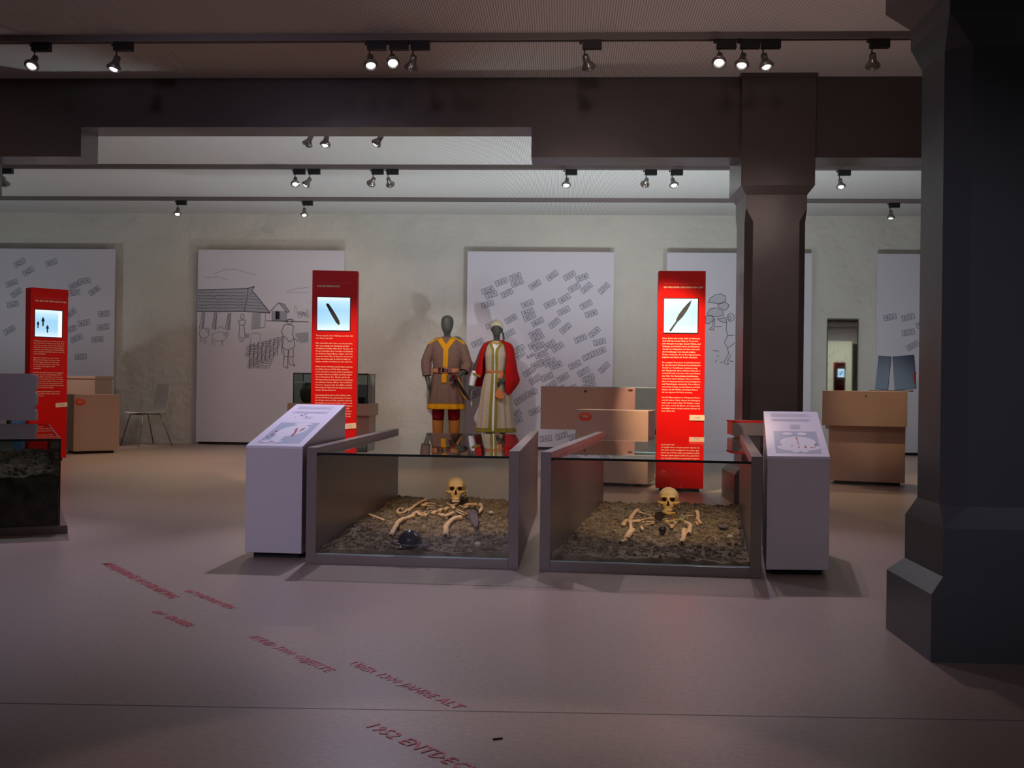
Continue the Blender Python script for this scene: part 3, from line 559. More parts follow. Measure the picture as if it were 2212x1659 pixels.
# ---------------------------------------------------------------- bones
def smoothpath(pts, n=5):
    P = [Vector(p) for p in pts]
    if len(P) < 3: return [P[0].lerp(P[-1], i / n) for i in range(n + 1)]
    out = []
    for i in range(len(P) - 1):
        p0, p1, p2_, p3_ = P[max(i - 1, 0)], P[i], P[i + 1], P[min(i + 2, len(P) - 1)]
        for k in range(n):
            t_ = k / n; out.append(.5 * ((2 * p1) + (p2_ - p0) * t_ + (2 * p0 - 5 * p1 + 4 * p2_ - p3_) * t_ ** 2 + (3 * p1 - p0 - 3 * p2_ + p3_) * t_ ** 3))
    out.append(P[-1]); return out
def bone(pts, r, label, group, ends=(1.5, 1.3), m=None, hollow=False, flat=.8, name='bone', cat='bone'):
    P = smoothpath(pts, 6); n = len(P) - 1
    rad = []
    for i in range(n + 1):
        s_ = i / n; k = 1 + (ends[0] - 1) * max(0, 1 - s_ / .22) + (ends[1] - 1) * max(0, 1 - (1 - s_) / .22)
        rad.append(r * k * (1 - .12 * math.sin(math.pi * s_)))
    rad[0] *= .8
    if not hollow: rad[-1] *= .75
    c = sum(P, Vector()) / len(P); c.z = min(p.z for p in P)
    b = BM().tube([p - c for p in P], rad, 12, True, True, flat)
    b.v = [tuple(Vector(v_) + r * .34 * noise.noise_vector((Vector(v_) + c) * (.34 / r))) for v_ in b.v]
    if not hollow or True:
        o = b.build(name, m or M_bone, None, smooth=True); o.location = c
    tag(o, label, cat, group)
    if hollow:
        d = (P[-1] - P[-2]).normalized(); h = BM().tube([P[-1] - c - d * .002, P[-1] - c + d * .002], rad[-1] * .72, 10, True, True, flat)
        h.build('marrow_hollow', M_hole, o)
    return o
def ellipsoid(b, c, r, n=24, m_=16, T=None):
    rs = [[Vector((c[0] + r[0] * math.sin(a) * math.cos(p), c[1] + r[1] * math.sin(a) * math.sin(p), c[2] + r[2] * math.cos(a))) for p in [2 * math.pi * k / n for k in range(n)]] for a in [math.pi * (k + .02) / (m_ + .04) for k in range(m_ + 1)]]
    if T: rs = [[T @ p for p in q] for q in rs]
    return b.rings(rs)
def skull(loc, rz, tilt, s, label, group, m):
    t = empty('skull', loc, rz, label, 'skull', group)
    b = BM()
    for c_, r_ in (((0, .018, .004), (.070, .086, .068)), ((0, -.034, .012), (.057, .046, .051)), ((0, -.048, -.046), (.041, .034, .044)), ((0, -.058, -.084), (.031, .028, .017))): ellipsoid(b, c_, r_)
    for sx in (-1, 1):
        ellipsoid(b, (sx * .027, -.073, .006), (.026, .011, .008)); ellipsoid(b, (sx * .046, -.060, -.036), (.015, .019, .012))
        b.tube([(sx * .050, -.058, -.036), (sx * .062, -.038, -.035), (sx * .069, -.012, -.033), (sx * .066, .014, -.028)], [.008, .007, .006, .008], 10)
        ellipsoid(b, (sx * .062, .022, -.050), (.012, .016, .020))
    b.tube([(0, -.076, .006), (0, -.083, -.008), (0, -.090, -.024)], [.008, .007, .006], 10)
    ob = bpy.data.objects.new('tmp', b.mesh('tmp')); C.objects.link(ob)
    md = ob.modifiers.new('r', 'REMESH'); md.mode = 'VOXEL'; md.voxel_size = .0022
    md = ob.modifiers.new('s', 'SMOOTH'); md.iterations = 4; md.factor = .5
    dg = bpy.context.evaluated_depsgraph_get(); me = bpy.data.meshes.new_from_object(ob.evaluated_get(dg)); bpy.data.objects.remove(ob)
    cuts = [(.0285, -.060, -.0125, .0185, .034, .0155, R(14)), (-.0285, -.060, -.0125, .0185, .034, .0155, R(-14)), (0, -.070, -.040, .0075, .034, .018, 0), (.0055, -.070, -.051, .0065, .032, .009, 0), (-.0055, -.070, -.051, .0065, .032, .009, 0), (.049, -.05, -.072, .017, .03, .022, 0), (-.049, -.05, -.072, .017, .03, .022, 0)]
    for v in me.vertices:                          # hollow the eye sockets, nose and cheeks into the face
        p = v.co
        if p.y > -.025: continue
        for cx_, cy_, cz, rx, ry, rz_, an in cuts:
            dx, dz = p.x - cx_, p.z - cz; u_ = dx * math.cos(an) - dz * math.sin(an); w_ = dx * math.sin(an) + dz * math.cos(an)
            q_ = (u_ / rx) ** 2 + (w_ / rz_) ** 2
            if q_ < 1: p.y = max(p.y, cy_ + ry * math.sqrt(1 - q_) ** .8)
    TT = Matrix.Rotation(tilt, 4, 'X') @ Matrix.Scale(s, 4); me.transform(TT)
    me.materials.clear(); cr = mobj('cranium', me, m, t, True)
    for sx in (-1, 1): BM().lathe([(.001, 0), (.015, .001), (.013, .006)], TT @ Matrix.Translation((sx * .0285, -.030, -.0125)) @ Matrix.Rotation(R(90), 4, 'X'), 16).build('socket_shade', M_hole, cr)  # dark discs stand in for shade deep in the eye sockets
    BM().box(-.011, .011, 0, .002, -.014, .016, TT @ Matrix.Translation((0, -.044, -.045))).build('nose_shade', M_hole, cr)  # dark slab stands in for shade inside the nose
    for i in range(-5, 6):
        a = i * .2; T = TT @ Matrix.Translation((math.sin(a) * .0285, -.0585 - math.cos(a) * .0265, -.1005)) @ Matrix.Rotation(a, 4, 'Z')
        BM().box(-.0026, .0026, -.0025, .003, -.007, .006, T).build('tooth', M_cream, cr, bevel=.0008)
    return t
def soil_pt(case_fl, px, py, z):
    return at_z(px, py, z)
ZS = .085
zl = lambda a, b, z=ZS: at_z(820 + a / 8.296, 1020 + b / 8.296, z)
g = 'bones in the left grave case'
sp_ = zl(1350, 540, .10); skull((sp_.x, sp_.y + .06, .192), R(5), R(-7), .91, 'yellowish human skull lying in the left grave case', 'skulls', M_skull)
BL = [([(830, 500), (740, 535), (520, 680)], .0125, 'long upper arm bone at the upper left of the left grave', (1.5, .9), True),
      ([(840, 560), (800, 600), (760, 590)], .013, 'shoulder bone lump right of the upper arm bone, left grave', (1.1, 1.1), False),
      ([(850, 560), (930, 555), (1010, 575)], .006, 'upper thin collar bone piece left of the skull, left grave', (1.3, .8), False),
      ([(850, 605), (990, 610), (1130, 605)], .006, 'lower thin collar bone left of the skull, left grave', (1.4, 1.0), False),
      ([(500, 665), (440, 720), (340, 740)], .009, 'forearm bone stump at the left of the ring-shaped bone, left grave', (1.2, 1.3), False),
      ([(345, 740), (320, 700), (345, 655), (400, 650), (430, 690)], .008, 'hook-shaped elbow bone at the far left of the skeleton', (1.2, 1.2), False),
      ([(840, 650), (940, 640), (1010, 632)], .005, 'topmost short rib left of the spine, left grave', (1, .8), False),
      ([(690, 690), (800, 705), (950, 690)], .005, 'middle rib left of the spine, left grave', (1, .8), False),
      ([(720, 715), (840, 735), (900, 715)], .0045, 'lowest rib left of the spine, left grave', (1, .8), False),
      ([(1210, 555), (1260, 585), (1330, 590), (1400, 560)], .009, 'curved lower jaw piece just under the skull, left grave', (1.2, 1.2), False),
      ([(1300, 610), (1330, 640)], .014, 'neck vertebra below the jaw, left grave', (1.1, 1.1), False),
      ([(1220, 640), (1180, 665)], .015, 'brownish vertebra at the top of the spine, left grave', (1.1, 1.1), False),
      ([(1120, 670), (1070, 690)], .015, 'brownish vertebra in the middle of the spine, left grave', (1.1, 1.1), False),
      ([(1010, 710), (960, 735)], .015, 'brownish vertebra at the lower end of the spine, left grave', (1.1, 1.1), False),
      ([(1430, 600), (1500, 625), (1570, 630)], .006, 'thin collar bone right of the neck, left grave', (1.2, 1.0), False),
      ([(1550, 600), (1640, 585), (1740, 580)], .017, 'broad shoulder blade right of the skull, left grave', (1.1, 1.2), False),
      ([(1800, 580), (1830, 650), (1770, 730)], .012, 'upper arm bone at the right end of the skeleton, left grave', (1.6, .8), False),
      ([(1380, 660), (1460, 700), (1560, 750)], .006, 'upper slanting rib on the right, left grave', (1, 1), False),
      ([(1370, 690), (1430, 730), (1520, 770)], .006, 'lower slanting rib on the right, left grave', (1, 1), False),
      ([(580, 780), (660, 715), (720, 760), (850, 775)], .012, 'hip bone piece at the left, above the left thigh bone, left grave', (1.2, 1.1), False),
      ([(1080, 750), (1180, 780), (1320, 735)], .013, 'hip bone piece in the middle, above the right thigh bone, left grave', (1.2, 1.2), False),
      ([(600, 795), (480, 820), (330, 895)], .0155, 'thick upper piece of the left thigh bone, left grave', (1.2, 1.0), False),
      ([(330, 900), (270, 1000), (195, 1135)], .0145, 'pointed broken lower piece of the left thigh bone, left grave', (1.1, .75), True),
      ([(1490, 815), (1330, 840), (1215, 930), (1185, 1040), (1180, 1140)], .0175, 'long curved right thigh bone in the left grave', (1.1, .85), True),
      ([(-190, 760), (-80, 800), (80, 860)], .009, 'single loose bone splinter at the left glass of the left grave', (1.1, .9), False)]
for pts, r, lab, en, hol in BL: bone([zl(a, b, ZS + r * .6) for a, b in pts], r, lab, g, en, None, hol)
# grave goods, left
p = zl(545, 1255, .10); t = empty('shield_boss', (p.x, p.y, .092), 0, 'shiny dark iron shield boss with brim at the front of the left grave', 'shield boss')
BM().lathe([(.086, 0), (.086, .004), (.060, .006)], None, 36, True, False).build('brim', M_iron, t, smooth=True)
BM().lathe([(.0565, .004), (.0575, .028), (.054, .034), (.045, .046), (.028, .060), (.010, .069), (.001, .071)], None, 36, False, True).build('dome', M_iron, t, smooth=True)
for k in range(5): a = k * 2 * math.pi / 5 + .3; BM().lathe([(.007, 0), (.006, .004), (.001, .006)], Matrix.Translation((.073 * math.cos(a), .073 * math.sin(a), .004)), 10).build('rivet', M_silver, t, smooth=True)
for a, b_, lab in ((200, 1240, 'upper shiny metal stud left of the shield boss'), (145, 1292, 'lower shiny metal stud left of the shield boss'), (370, 1345, 'shiny metal stud in front of the shield boss')):
    p = zl(a, b_, .09); o = BM().lathe([(.001, -.006), (.007, -.003), (.0085, .001), (.005, .006), (.001, .0075)], None, 12).build('metal_stud', M_silver, None, smooth=True); o.location = p; tag(o, lab, 'stud', 'shiny studs')
o = bone([zl(1510, 690, .10), zl(1560, 655, .125), zl(1650, 645, .13), zl(1720, 660, .125), zl(1765, 700, .10)], .006, 'dark curved iron ring lying over the shoulder blade', None, (1, 1), M_iron, False, .8, 'iron_arm_ring', 'ring')
o = bone([zl(1400, 770, .10), zl(1540, 810, .105), zl(1640, 880, .1), zl(1690, 965, .095)], .005, 'thin dark curved blade beside the right thigh bone', None, (1, .4), M_iron, False, .8, 'iron_knife', 'knife')
q = [zl(a, b_, .098) for a, b_ in ((1590, 700), (1740, 705), (1770, 860), (1760, 985), (1690, 975), (1640, 880))]
c = sum(q, Vector()) / 6; b = BM().prism([(v_.x - c.x, v_.y - c.y) for v_ in q], 0, .008); o = b.build('sword_blade', M_rust); o.location = (c.x, c.y, .096)
tag(o, 'broad flat corroded blade below the dark ring in the left grave', 'blade')
# right grave
zr = lambda a, b, z=ZS: at_z(1320 + a / 7.373, 1040 + b / 7.373, z)
g = 'bones in the right grave case'
sp_ = zr(930, 500, .10); skull((sp_.x, sp_.y + .06, .186), R(-8), R(-5), .90, 'brownish human skull lying in the right grave case', 'skulls', M_skull)
BR = [([(450, 490), (540, 520), (640, 548)], .007, 'thin collar bone left of the skull, right grave', (1.4, .8), False),
      ([(420, 460), (360, 520), (305, 600)], .0135, 'short thick upper arm bone at the upper left, right grave', (1.5, 1.0), False),
      ([(200, 690), (235, 630), (330, 630), (470, 625)], .012, 'hooked hip bone lying at the far left, right grave', (1.3, 1.1), False),
      ([(310, 620), (315, 760)], .012, 'upright hip bone stump under the hooked hip bone, right grave', (1.5, .9), False),
      ([(340, 780), (290, 830), (240, 900)], .018, 'thick thigh bone piece at the left, right grave', (1.1, .9), False),
      ([(245, 935), (195, 950), (150, 970)], .011, 'hollow shin bone stump at the left front, right grave', (1, 1), True),
      ([(480, 620), (580, 590), (690, 585)], .006, 'uppermost rib at the left, right grave', (1, .9), False),
      ([(490, 650), (600, 640), (700, 640)], .006, 'middle rib at the left, right grave', (1, .9), False),
      ([(500, 690), (600, 680), (690, 660)], .005, 'lowest rib at the left, right grave', (1, .9), False),
      ([(850, 610), (950, 640), (1050, 660)], .008, 'uppermost rib at the right of the round bowl, right grave', (1, 1), False),
      ([(860, 650), (940, 690), (1000, 700)], .009, 'second rib at the right of the round bowl, right grave', (1, 1), False),
      ([(1000, 600), (1080, 610), (1190, 625)], .005, 'thin rib among the beads, right grave', (1, 1), False),
      ([(960, 730), (1010, 680), (1060, 640), (1100, 590)], .009, 'slanting hip bone edge in the middle, right grave', (1, .8), False),
      ([(1130, 555), (1220, 550), (1310, 540)], .004, 'thin collar bone right of the skull, right grave', (1, 1.3), False),
      ([(1365, 480), (1385, 540), (1380, 610)], .0125, 'short upper arm bone at the right, right grave', (1.5, .9), False),
      ([(1390, 610), (1430, 665)], .011, 'elbow bone piece right of the upper arm bone, right grave', (1.2, 1), False),
      ([(1350, 640), (1380, 690)], .008, 'small elbow bone splinter at the right, right grave', (1, .8), False),
      ([(1180, 660), (1260, 690), (1250, 760), (1240, 830)], .0145, 'bent thigh bone with a dark broken end at the right, right grave', (1.2, .9), True),
      ([(1165, 770), (1160, 860), (1130, 970)], .0155, 'pointed hollow thigh bone piece at the right front, right grave', (1.1, .8), True),
      ([(480, 720), (500, 765)], .010, 'small finger bone cluster below the ribs, right grave', (1, 1), False)]
for pts, r, lab, en, hol in BR: bone([zr(a, b, ZS + r * .6) for a, b in pts], r, lab, g, en, None, hol)
p = zr(760, 640, .09); t = empty('clay_bowl', (p.x, p.y, .088), 0, 'small round brown bowl lying on its side on the chest, right grave', 'bowl')
BM().lathe([(.001, 0), (.014, .002), (.024, .014), (.027, .026)], Matrix.Translation((0, .01, .024)) @ Matrix.Rotation(R(70), 4, 'X'), 20, True, False).build('shell', M_pot, t, smooth=True)
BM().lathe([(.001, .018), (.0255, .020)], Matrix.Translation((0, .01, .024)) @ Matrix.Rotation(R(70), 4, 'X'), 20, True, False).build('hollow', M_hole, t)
p = zr(820, 800, .10); t = empty('crystal_pendant', (p.x, p.y, .09), 0, 'dark glassy ball on a silver stick at the middle of the right grave', 'pendant')
ic = bmesh.new(); bmesh.ops.create_uvsphere(ic, u_segments=20, v_segments=14, radius=.0205); bmesh.ops.translate(ic, verts=ic.verts, vec=(0, 0, .02)); me = bpy.data.meshes.new('ball'); ic.to_mesh(me); ic.free(); mobj('ball', me, M_iron, t, True)
BM().tube([(.004, .016, .03), (.006, .05, .028), (-.004, .12, .024)], .0035, 8).build('silver_stick', M_silver, t, smooth=True)
BC = [('amber', lin(220, 150, 40)), ('green', lin(70, 130, 100)), ('white', lin(220, 220, 210)), ('orange', lin(210, 90, 40)), ('yellow', lin(214, 184, 60)), ('turquoise', lin(90, 170, 160))]
BMAT = {n: mat(n + '_bead', c_, .3) for n, c_ in BC}; me_b = {}
for n in BMAT:
    ic = bmesh.new(); bmesh.ops.create_uvsphere(ic, u_segments=10, v_segments=7, radius=.0062); me = bpy.data.meshes.new('bead'); ic.to_mesh(me); ic.free(); me.materials.append(BMAT[n]); me_b[n] = me
random.seed(11)
for i in range(38):
    s_ = i / 37; n = BC[(i * 5 + i // 3) % 6][0]
    a = 690 + 520 * s_ + random.uniform(-14, 14); bb = 525 + 85 * math.sin(s_ * math.pi) + random.uniform(-22, 22) + 45 * s_
    o = bpy.data.objects.new('bead', me_b[n]); C.objects.link(o); o.location = zr(a, bb, .105); sc = random.uniform(.7, 1.25); o.scale = (sc, sc, sc)
    tag(o, n + ' bead of the scattered necklace under the right skull', 'bead', n + ' necklace beads')
o = bone([zr(830, 480, .115), zr(880, 505, .115), zr(940, 520, .115), (zr(1010, 505, .115))], .012, 'yellowish lower jaw under the right skull', None, (1, 1), mat('yellow_bone', lin(206, 160, 60), .6), False, .8, 'jaw_fragment', 'bone')
def stone(pos, r, seed, label, m, flat=.6):
    ic = bmesh.new(); bmesh.ops.create_icosphere(ic, subdivisions=2, radius=r)
    for v_ in ic.verts: v_.co *= 1 + .35 * noise.noise(v_.co / r * 1.3 + Vector((seed, 0, 0))); v_.co.z *= flat
    me = bpy.data.meshes.new('stone'); ic.to_mesh(me); ic.free(); o = mobj('stone', me, m, None, False); o.location = pos; tag(o, label, 'stone')
M_stone = mat('pale_stone', lin(190, 172, 150), .8, noise_=(30, .2)); M_stone2 = mat('grey_stone', lin(96, 88, 92), .8, noise_=(30, .2))
stone(zr(1890, 875, .10), .017, 1, 'pale stone near the right panel of the right grave', M_stone)
stone(zr(1790, 720, .095), .030, 2, 'flat dark stone at the right side of the right grave', M_stone2, .4)
stone(zr(70, 775, .095), .008, 3, 'tiny white pebble left of the bones in the right grave', M_stone)
stone(zl(1760, 1290, .095), .018, 4, 'pale stone at the right front of the left grave', M_stone)
stone(zl(820, 1330, .095), .016, 5, 'brown stone in front of the shield boss', M_stone2)
stone(zl(2000, 720, .095), .018, 6, 'flat pale stone right of the skeleton in the left grave', M_stone, .5)

# ---------------------------------------------------------------- lecterns
def lectern(fl_, fr_, back, z0, z1, label, kind):
    t = empty('lectern', (fl_.x, fl_.y, 0), 0, label, 'lectern', 'white sloping lecterns')
    f = Vector((fr_.x - fl_.x, fr_.y - fl_.y)); W = f.length; ex = f.normalized(); bk = Vector(back)
    P = lambda u, v, z: Vector((ex.x * u * W + bk.x * v, ex.y * u * W + bk.y * v, z))
    zt = lambda v: z0 + (z1 - z0) * v
    q = ((0, 0), (1, 0), (1, 1), (0, 1))
    BM().rings([[P(u, v, .03) for u, v in q], [P(u, v, zt(v) - .012) for u, v in q]]).build('body', M_lect, t, bevel=.002)
    BM().rings([[P(u, v, 0) for u, v in ((.1, .06), (.9, .06), (.9, .94), (.1, .94))], [P(u, v, .03) for u, v in ((.1, .06), (.9, .06), (.9, .94), (.1, .94))]]).build('plinth', M_black, t)
    top = BM().rings([[P(u, v, zt(v) - .0118) for u, v in q], [P(u, v, zt(v)) for u, v in q]]).build('sloping_top', M_lecttop, t)
    S2 = lambda u, v, e_=.0006: P(u, v, zt(v) + e_)
    def flat(name, polys, m, e_): b = BM(); [b.face([S2(u, v, e_ + 6e-5 * k_i) for u, v in pl_]) for k_i, pl_ in enumerate(polys)]; b.build(name, m, top, fix=False)
    def lines(rows): return [[(u0, v), (u1, v), (u1, v + .008), (u0, v + .008)] for u0, u1, v in rows]
    el = lambda cu, cv, ru, rv, n=20, rot=0: [(cu + ru * math.cos(a) * math.cos(rot) - rv * math.sin(a) * math.sin(rot), cv + ru * math.cos(a) * math.sin(rot) + rv * math.sin(a) * math.cos(rot)) for a in [2 * math.pi * k / n for k in range(n)]]
    flat('text_lines', lines([(.13, .82 + .1 * math.sin(k * 3), .93 - k * .022) for k in range(4)] + [(.13, .86 + .06 * math.sin(k * 5), .80 - k * .022) for k in range(3)] + [(.45, .62, .66 - k * .03) for k in range(4 if kind else 2)]), M_tint, .0006)
    flat('picture', [[(.14, .06), (.88, .06), (.88, .52), (.14, .52)]], M_lectblue, .0006)
    if kind == 0:
        flat('picture_body', [el(.52, .33, .26, .13, 24, .2), el(.40, .16, .10, .10), el(.36, .09, .20, .03), el(.60, .485, .18, .028)], M_white, .0012)
        flat('picture_marks', [el(.36, .09, .05, .008), el(.58, .34, .02, .06, 12, .5), el(.68, .36, .02, .05, 12, -.5), el(.61, .26, .022, .055), el(.24, .31, .02, .014), el(.23, .24, .014, .02), el(.2, .18, .01, .02)], M_redink, .0018)
        flat('picture_lines', [[(.33, .72), (.38, .68), (.44, .75), (.435, .755), (.38, .692), (.335, .728)], el(.28, .66, .012, .006), el(.48, .68, .012, .006)], M_inkd, .0012)
    else:
        flat('picture_body', [el(.53, .28, .30, .12), el(.53, .17, .36, .07), el(.38, .46, .09, .03), el(.62, .46, .09, .03), el(.47, .09, .06, .02), el(.61, .09, .06, .02)], M_white, .0012)
        flat('picture_marks', [el(.42, .2, .014, .01), el(.53, .17, .014, .012), el(.64, .18, .02, .022), el(.74, .17, .03, .008), el(.80, .19, .02, .007), el(.82, .24, .022, .007), el(.52, .36, .012, .03), el(.53, .27, .006, .08)], M_redink, .0018)
    return t
lectern(at_z(528.5, 1206), at_z(650.7, 1209.6), (.035, .80), .553, .742, 'white sloping lectern with a red-marked skeleton picture, left of the grave cases', 0)
lectern(at_z(1654.6, 1244.6), at_z(1790, 1246), (.135, .80), .553, .742, 'white sloping lectern right of the grave cases in front of the dark pillar', 1)

# ---------------------------------------------------------------- glass vitrine with soil at the left edge
A22 = R(29); ge = Vector((math.cos(A22), math.sin(A22))); gb = Vector((-math.sin(A22), math.cos(A22)))
vc = at_z(129, 1134, .045); org = Vector((vc.x, vc.y)) - ge * 1.0
t = empty('soil_vitrine', (org.x, org.y, 0), A22, 'dark glass case half filled with soil at the left edge', 'display case')
BM().box(-.03, 1.04, -.03, 2.23, 0, .045).build('base_slab', M_steel, t, bevel=.002)
b = BM()
for a0, a1, b0, b1 in ((0, 1, 0, .008), (0, 1, 2.192, 2.2), (0, .008, .008, 2.192), (.992, 1, .008, 2.192)): b.box(a0, a1, b0, b1, .045, .52)
b.build('glass_walls', M_glassd, t)
BM().box(0, 1, 0, 2.2, .521, .531).build('glass_lid', M_glass, t)
b = BM()
for x, y_ in ((-.001, -.001), (.994, -.001), (-.001, 2.194), (.994, 2.194)): b.box(x, x + .007, y_, y_ + .007, .045, .52)
for y_ in (-.001, 2.194): b.box(0, 1, y_, y_ + .007, .5195, .5315)
for x in (-.001, .994): b.box(x, x + .007, 0, 2.2, .5195, .5315)
b.build('glass_edges', M_edge, t)
b, _h = soil(lambda u, v, z: (u, v * 2.18, z), 1.0, 'soil', '', 9, zb=.27, amp=.05, v0=.01, v1=.99, nu=50, nv=90, th=.012, clods=1400)
M_soild = mat('dark_soil', lin(62, 54, 44), .95, spec=.1, noise_=(14, .5), col2=lin(120, 104, 80), bump=[(60, .6)])
so = b.build('grave_soil', M_soild, None, fix=False); so.location = (org.x, org.y, .046 - .021 + .0); so.rotation_euler = (0, 0, A22); tag(so, 'heap of brown soil inside the glass case at the left edge', 'soil', kind='stuff')
# notched grey board on a post behind it
bp_ = at_y(40, 860, 7.9); t = empty('notched_board', (bp_.x, 7.9, 0), 0, 'grey notched board on a post behind the left glass case', 'board')
sx = 7.9 / 2200; x1 = 36 * sx; zt_, zb_ = CAMZ + (822 - 808) * sx, CAMZ + (822 - 912) * sx; hgt_ = zt_ - zb_
pr_ = [(-.9, zb_), (x1, zb_)]
for a, b_ in ((.0, .25), (.36, .61), (.72, .97)): pr_ += [(x1 + .022, zb_ + hgt_ * a + .004), (x1 + .022, zb_ + hgt_ * b_ - .02), (x1 + .014, zb_ + hgt_ * b_), (x1, zb_ + hgt_ * b_)]
pr_ += [(x1 - .02, zt_), (-.9, zt_)]
M_greyboard = mat('grey_board', lin(150, 148, 160), .5)
BM().prism(pr_, -.02, .02, 'y').build('panel', M_greyboard, t, bevel=.002)
BM().box(-.03, .04, -.03, .03, 0, zb_).build('post', M_blue, t); BM().box(-.6, -.05, -.02, .02, zb_ - .10, zb_ - .085).build('shelf', M_black, t); BM().box(-.085, -.065, -.02, .02, zb_ - .10, zb_).build('bracket', M_black, t)
BM().box(-.25, .25, -.15, .15, 0, .015).build('foot', M_black, t)

# ---------------------------------------------------------------- display plinths and counters
def emblem(x, z, w, y):
    b = Draw(y)
    b.stroke([(x + w / 2 * math.cos(a), z + w * .3 * math.sin(a)) for a in [k * .3 for k in range(22)]], .012)
    b.stroke([(x + w * .36 * math.cos(a), z + w * .02 + w * .16 * math.sin(a)) for a in [k * .35 for k in range(19)]], .012)
    for k in range(8): a = -math.pi + .25 + k * .38; b.stroke([(x + w * .3 * math.cos(a), z + w * .14 * math.sin(a)), (x + w / 2 * math.cos(a), z + w * .3 * math.sin(a))], .011)
    return b.b
# left plinth, turned
R42 = R(40); p = at_z(158, 981)
t = empty('display_plinth', (p.x, p.y, 0), R42, 'brown box plinth with an orange emblem left of the white chair', 'plinth', 'brown display boxes')
zt_ = CAMZ - (853 - 822.5) * p.y / 2200; wv = .52
BM().box(0, wv, 0, .5, .03, zt_).build('body', M_box, t, bevel=.003); BM().box(.05, wv - .05, .05, .45, 0, .03).build('plinth_foot', M_black, t)
emblem(.07, zt_ - .09, .11, -.001).build('emblem', M_orange, t, fix=False)
q0, q1 = at_y(138, 840, 12.6), at_y(205, 840, 12.6)
t = empty('display_plinth', (q0.x, 12.6, 0), 0, 'tall salmon-lit box behind the left red pillar sign', 'plinth', 'brown display boxes')
BM().box(-.55, q1.x - q0.x, 0, .5, .03, CAMZ + (822.5 - 818) * 12.6 / 2200).build('body', M_box, t, bevel=.003); BM().box(-.5, q1.x - q0.x - .05, .05, .45, 0, .03).build('plinth_foot', M_black, t)
BM().box(-.56, q1.x - q0.x + .01, -.012, .51, CAMZ + (822.5 - 818) * 12.6 / 2200, CAMZ + (822.5 - 812) * 12.6 / 2200).build('lid', M_box, t, bevel=.003)
# vitrine with pots behind the shears sign
Yv = 11.6; s_ = Yv / 2200
def vx(px): return at_y(px, 850, Yv).x
def vz(py, hz=829): return CAMZ + (hz - py) * s_
xa, xb = vx(621), vx(799); xm = (xa + xb) / 2
t = empty('pot_vitrine', (xm, Yv, 0), 0, 'brown counter with a glass hood of clay pots behind the shears sign', 'display case')
BM().box(xa - xm, xb - xm, 0, .55, vz(898), vz(872)).build('counter', M_box, t, bevel=.003)
BM().box(xa - xm + .04, vx(795) - xm, .10, .5, .02, vz(898)).build('stand', M_box, t, bevel=.003); BM().box(xa - xm + .08, vx(790) - xm, .13, .47, 0, .02).build('plinth_foot', M_black, t)
g0, g1, zz0, zz1 = vx(631) - xm, vx(793) - xm, vz(872), vz(806)
b = BM()
for a0, a1, b0, b1 in ((g0, g1, .04, .046), (g0, g1, .484, .49), (g0, g0 + .006, .046, .484), (g1 - .006, g1, .046, .484)): b.box(a0, a1, b0, b1, zz0, zz1 - .008)
gl = b.build('glass_hood', M_glassd, t); BM().box(g0, g1, .04, .49, zz1 - .008, zz1).build('glass_lid', M_glass, t)
b = BM()
for x in (g0 - .001, g1 - .008):
    for y_ in (.039, .482): b.box(x, x + .009, y_, y_ + .009, zz0, zz1)
for y_ in (.0385, .483): b.box(g0, g1, y_, y_ + .008, zz1 - .01, zz1 + .002)
b.build('glass_edges', M_edge, t)
BM().box(g0 + .02, g1 - .02, .35, .40, zz0 + .235, zz0 + .25).build('shelf', M_white, t); BM().box(g0 + .01, g1 - .01, .41, .42, zz0, zz0 + .22).build('backboard', M_greyboard, t)
def pot(name, x, y_, prof, m, label, extra=None):
    t2 = empty(name, (x, y_, zz0 + .001), 0, label, 'pot')
    BM().lathe(prof, None, 24, True, False).build('vessel', m, t2, smooth=True)
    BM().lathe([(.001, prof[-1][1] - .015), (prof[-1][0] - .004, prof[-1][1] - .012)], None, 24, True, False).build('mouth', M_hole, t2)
    if extra: extra(t2)
pot('clay_jug', vx(654), Yv + .2, [(.045, 0), (.075, .05), (.085, .11), (.08, .15), (.06, .18), (.03, .195), (.026, .22), (.034, .236)], M_pot, 'dark bulbous clay jug with a narrow neck in the left of the glass hood', lambda t2: BM().tube([(.03, 0, .225), (.06, 0, .225), (.07, 0, .20), (.055, 0, .178)], .008, 8).build('handle', M_pot2, t2, smooth=True))
pot('clay_cup', vx(774), Yv + .2, [(.03, 0), (.04, .03), (.045, .06), (.042, .075)], M_pot2, 'small black clay cup in the right of the glass hood')
# floating upper box and front box left of the spear sign
Yb = 10.0; sb = Yb / 2200
bx = lambda px: at_y(px, 880, Yb).x
X0 = bx(1168); t = empty('display_counter', (X0, Yb, 0), 0, 'wide cantilevered brown box in front of the number board, salmon-lit at its right', 'display case', 'brown display boxes')
zt_, zb_ = CAMZ + (836.5 - 838) * sb + .012, CAMZ - (929 - 837) * sb; w1 = bx(1372) - X0; w2_ = bx(1436) - X0
BM().box(0, w1, 0, .5, zb_, zt_ - .008).build('upper_box', M_box, t, bevel=.003)
BM().box(bx(1262) - X0, w1 - .05, .08, .45, .03, zb_).build('stand', M_box, t); BM().box(bx(1270) - X0, w1 - .1, .12, .4, 0, .03).build('plinth_foot', M_black, t)
BM().box(0, w2_, 0, .5, zt_ - .008, zt_).build('glass_lid', M_edgel, t)
b = BM(); b.box(w1 + .001, w2_, 0, .008, zb_, zt_ - .008); b.box(w2_ - .008, w2_, .008, .5, zb_, zt_ - .008); b.build('glass_hood', M_glassd, t)
BM().box(w1, w2_, .05, .5, zb_ - .05, zb_).build('tray', M_pot2, t)
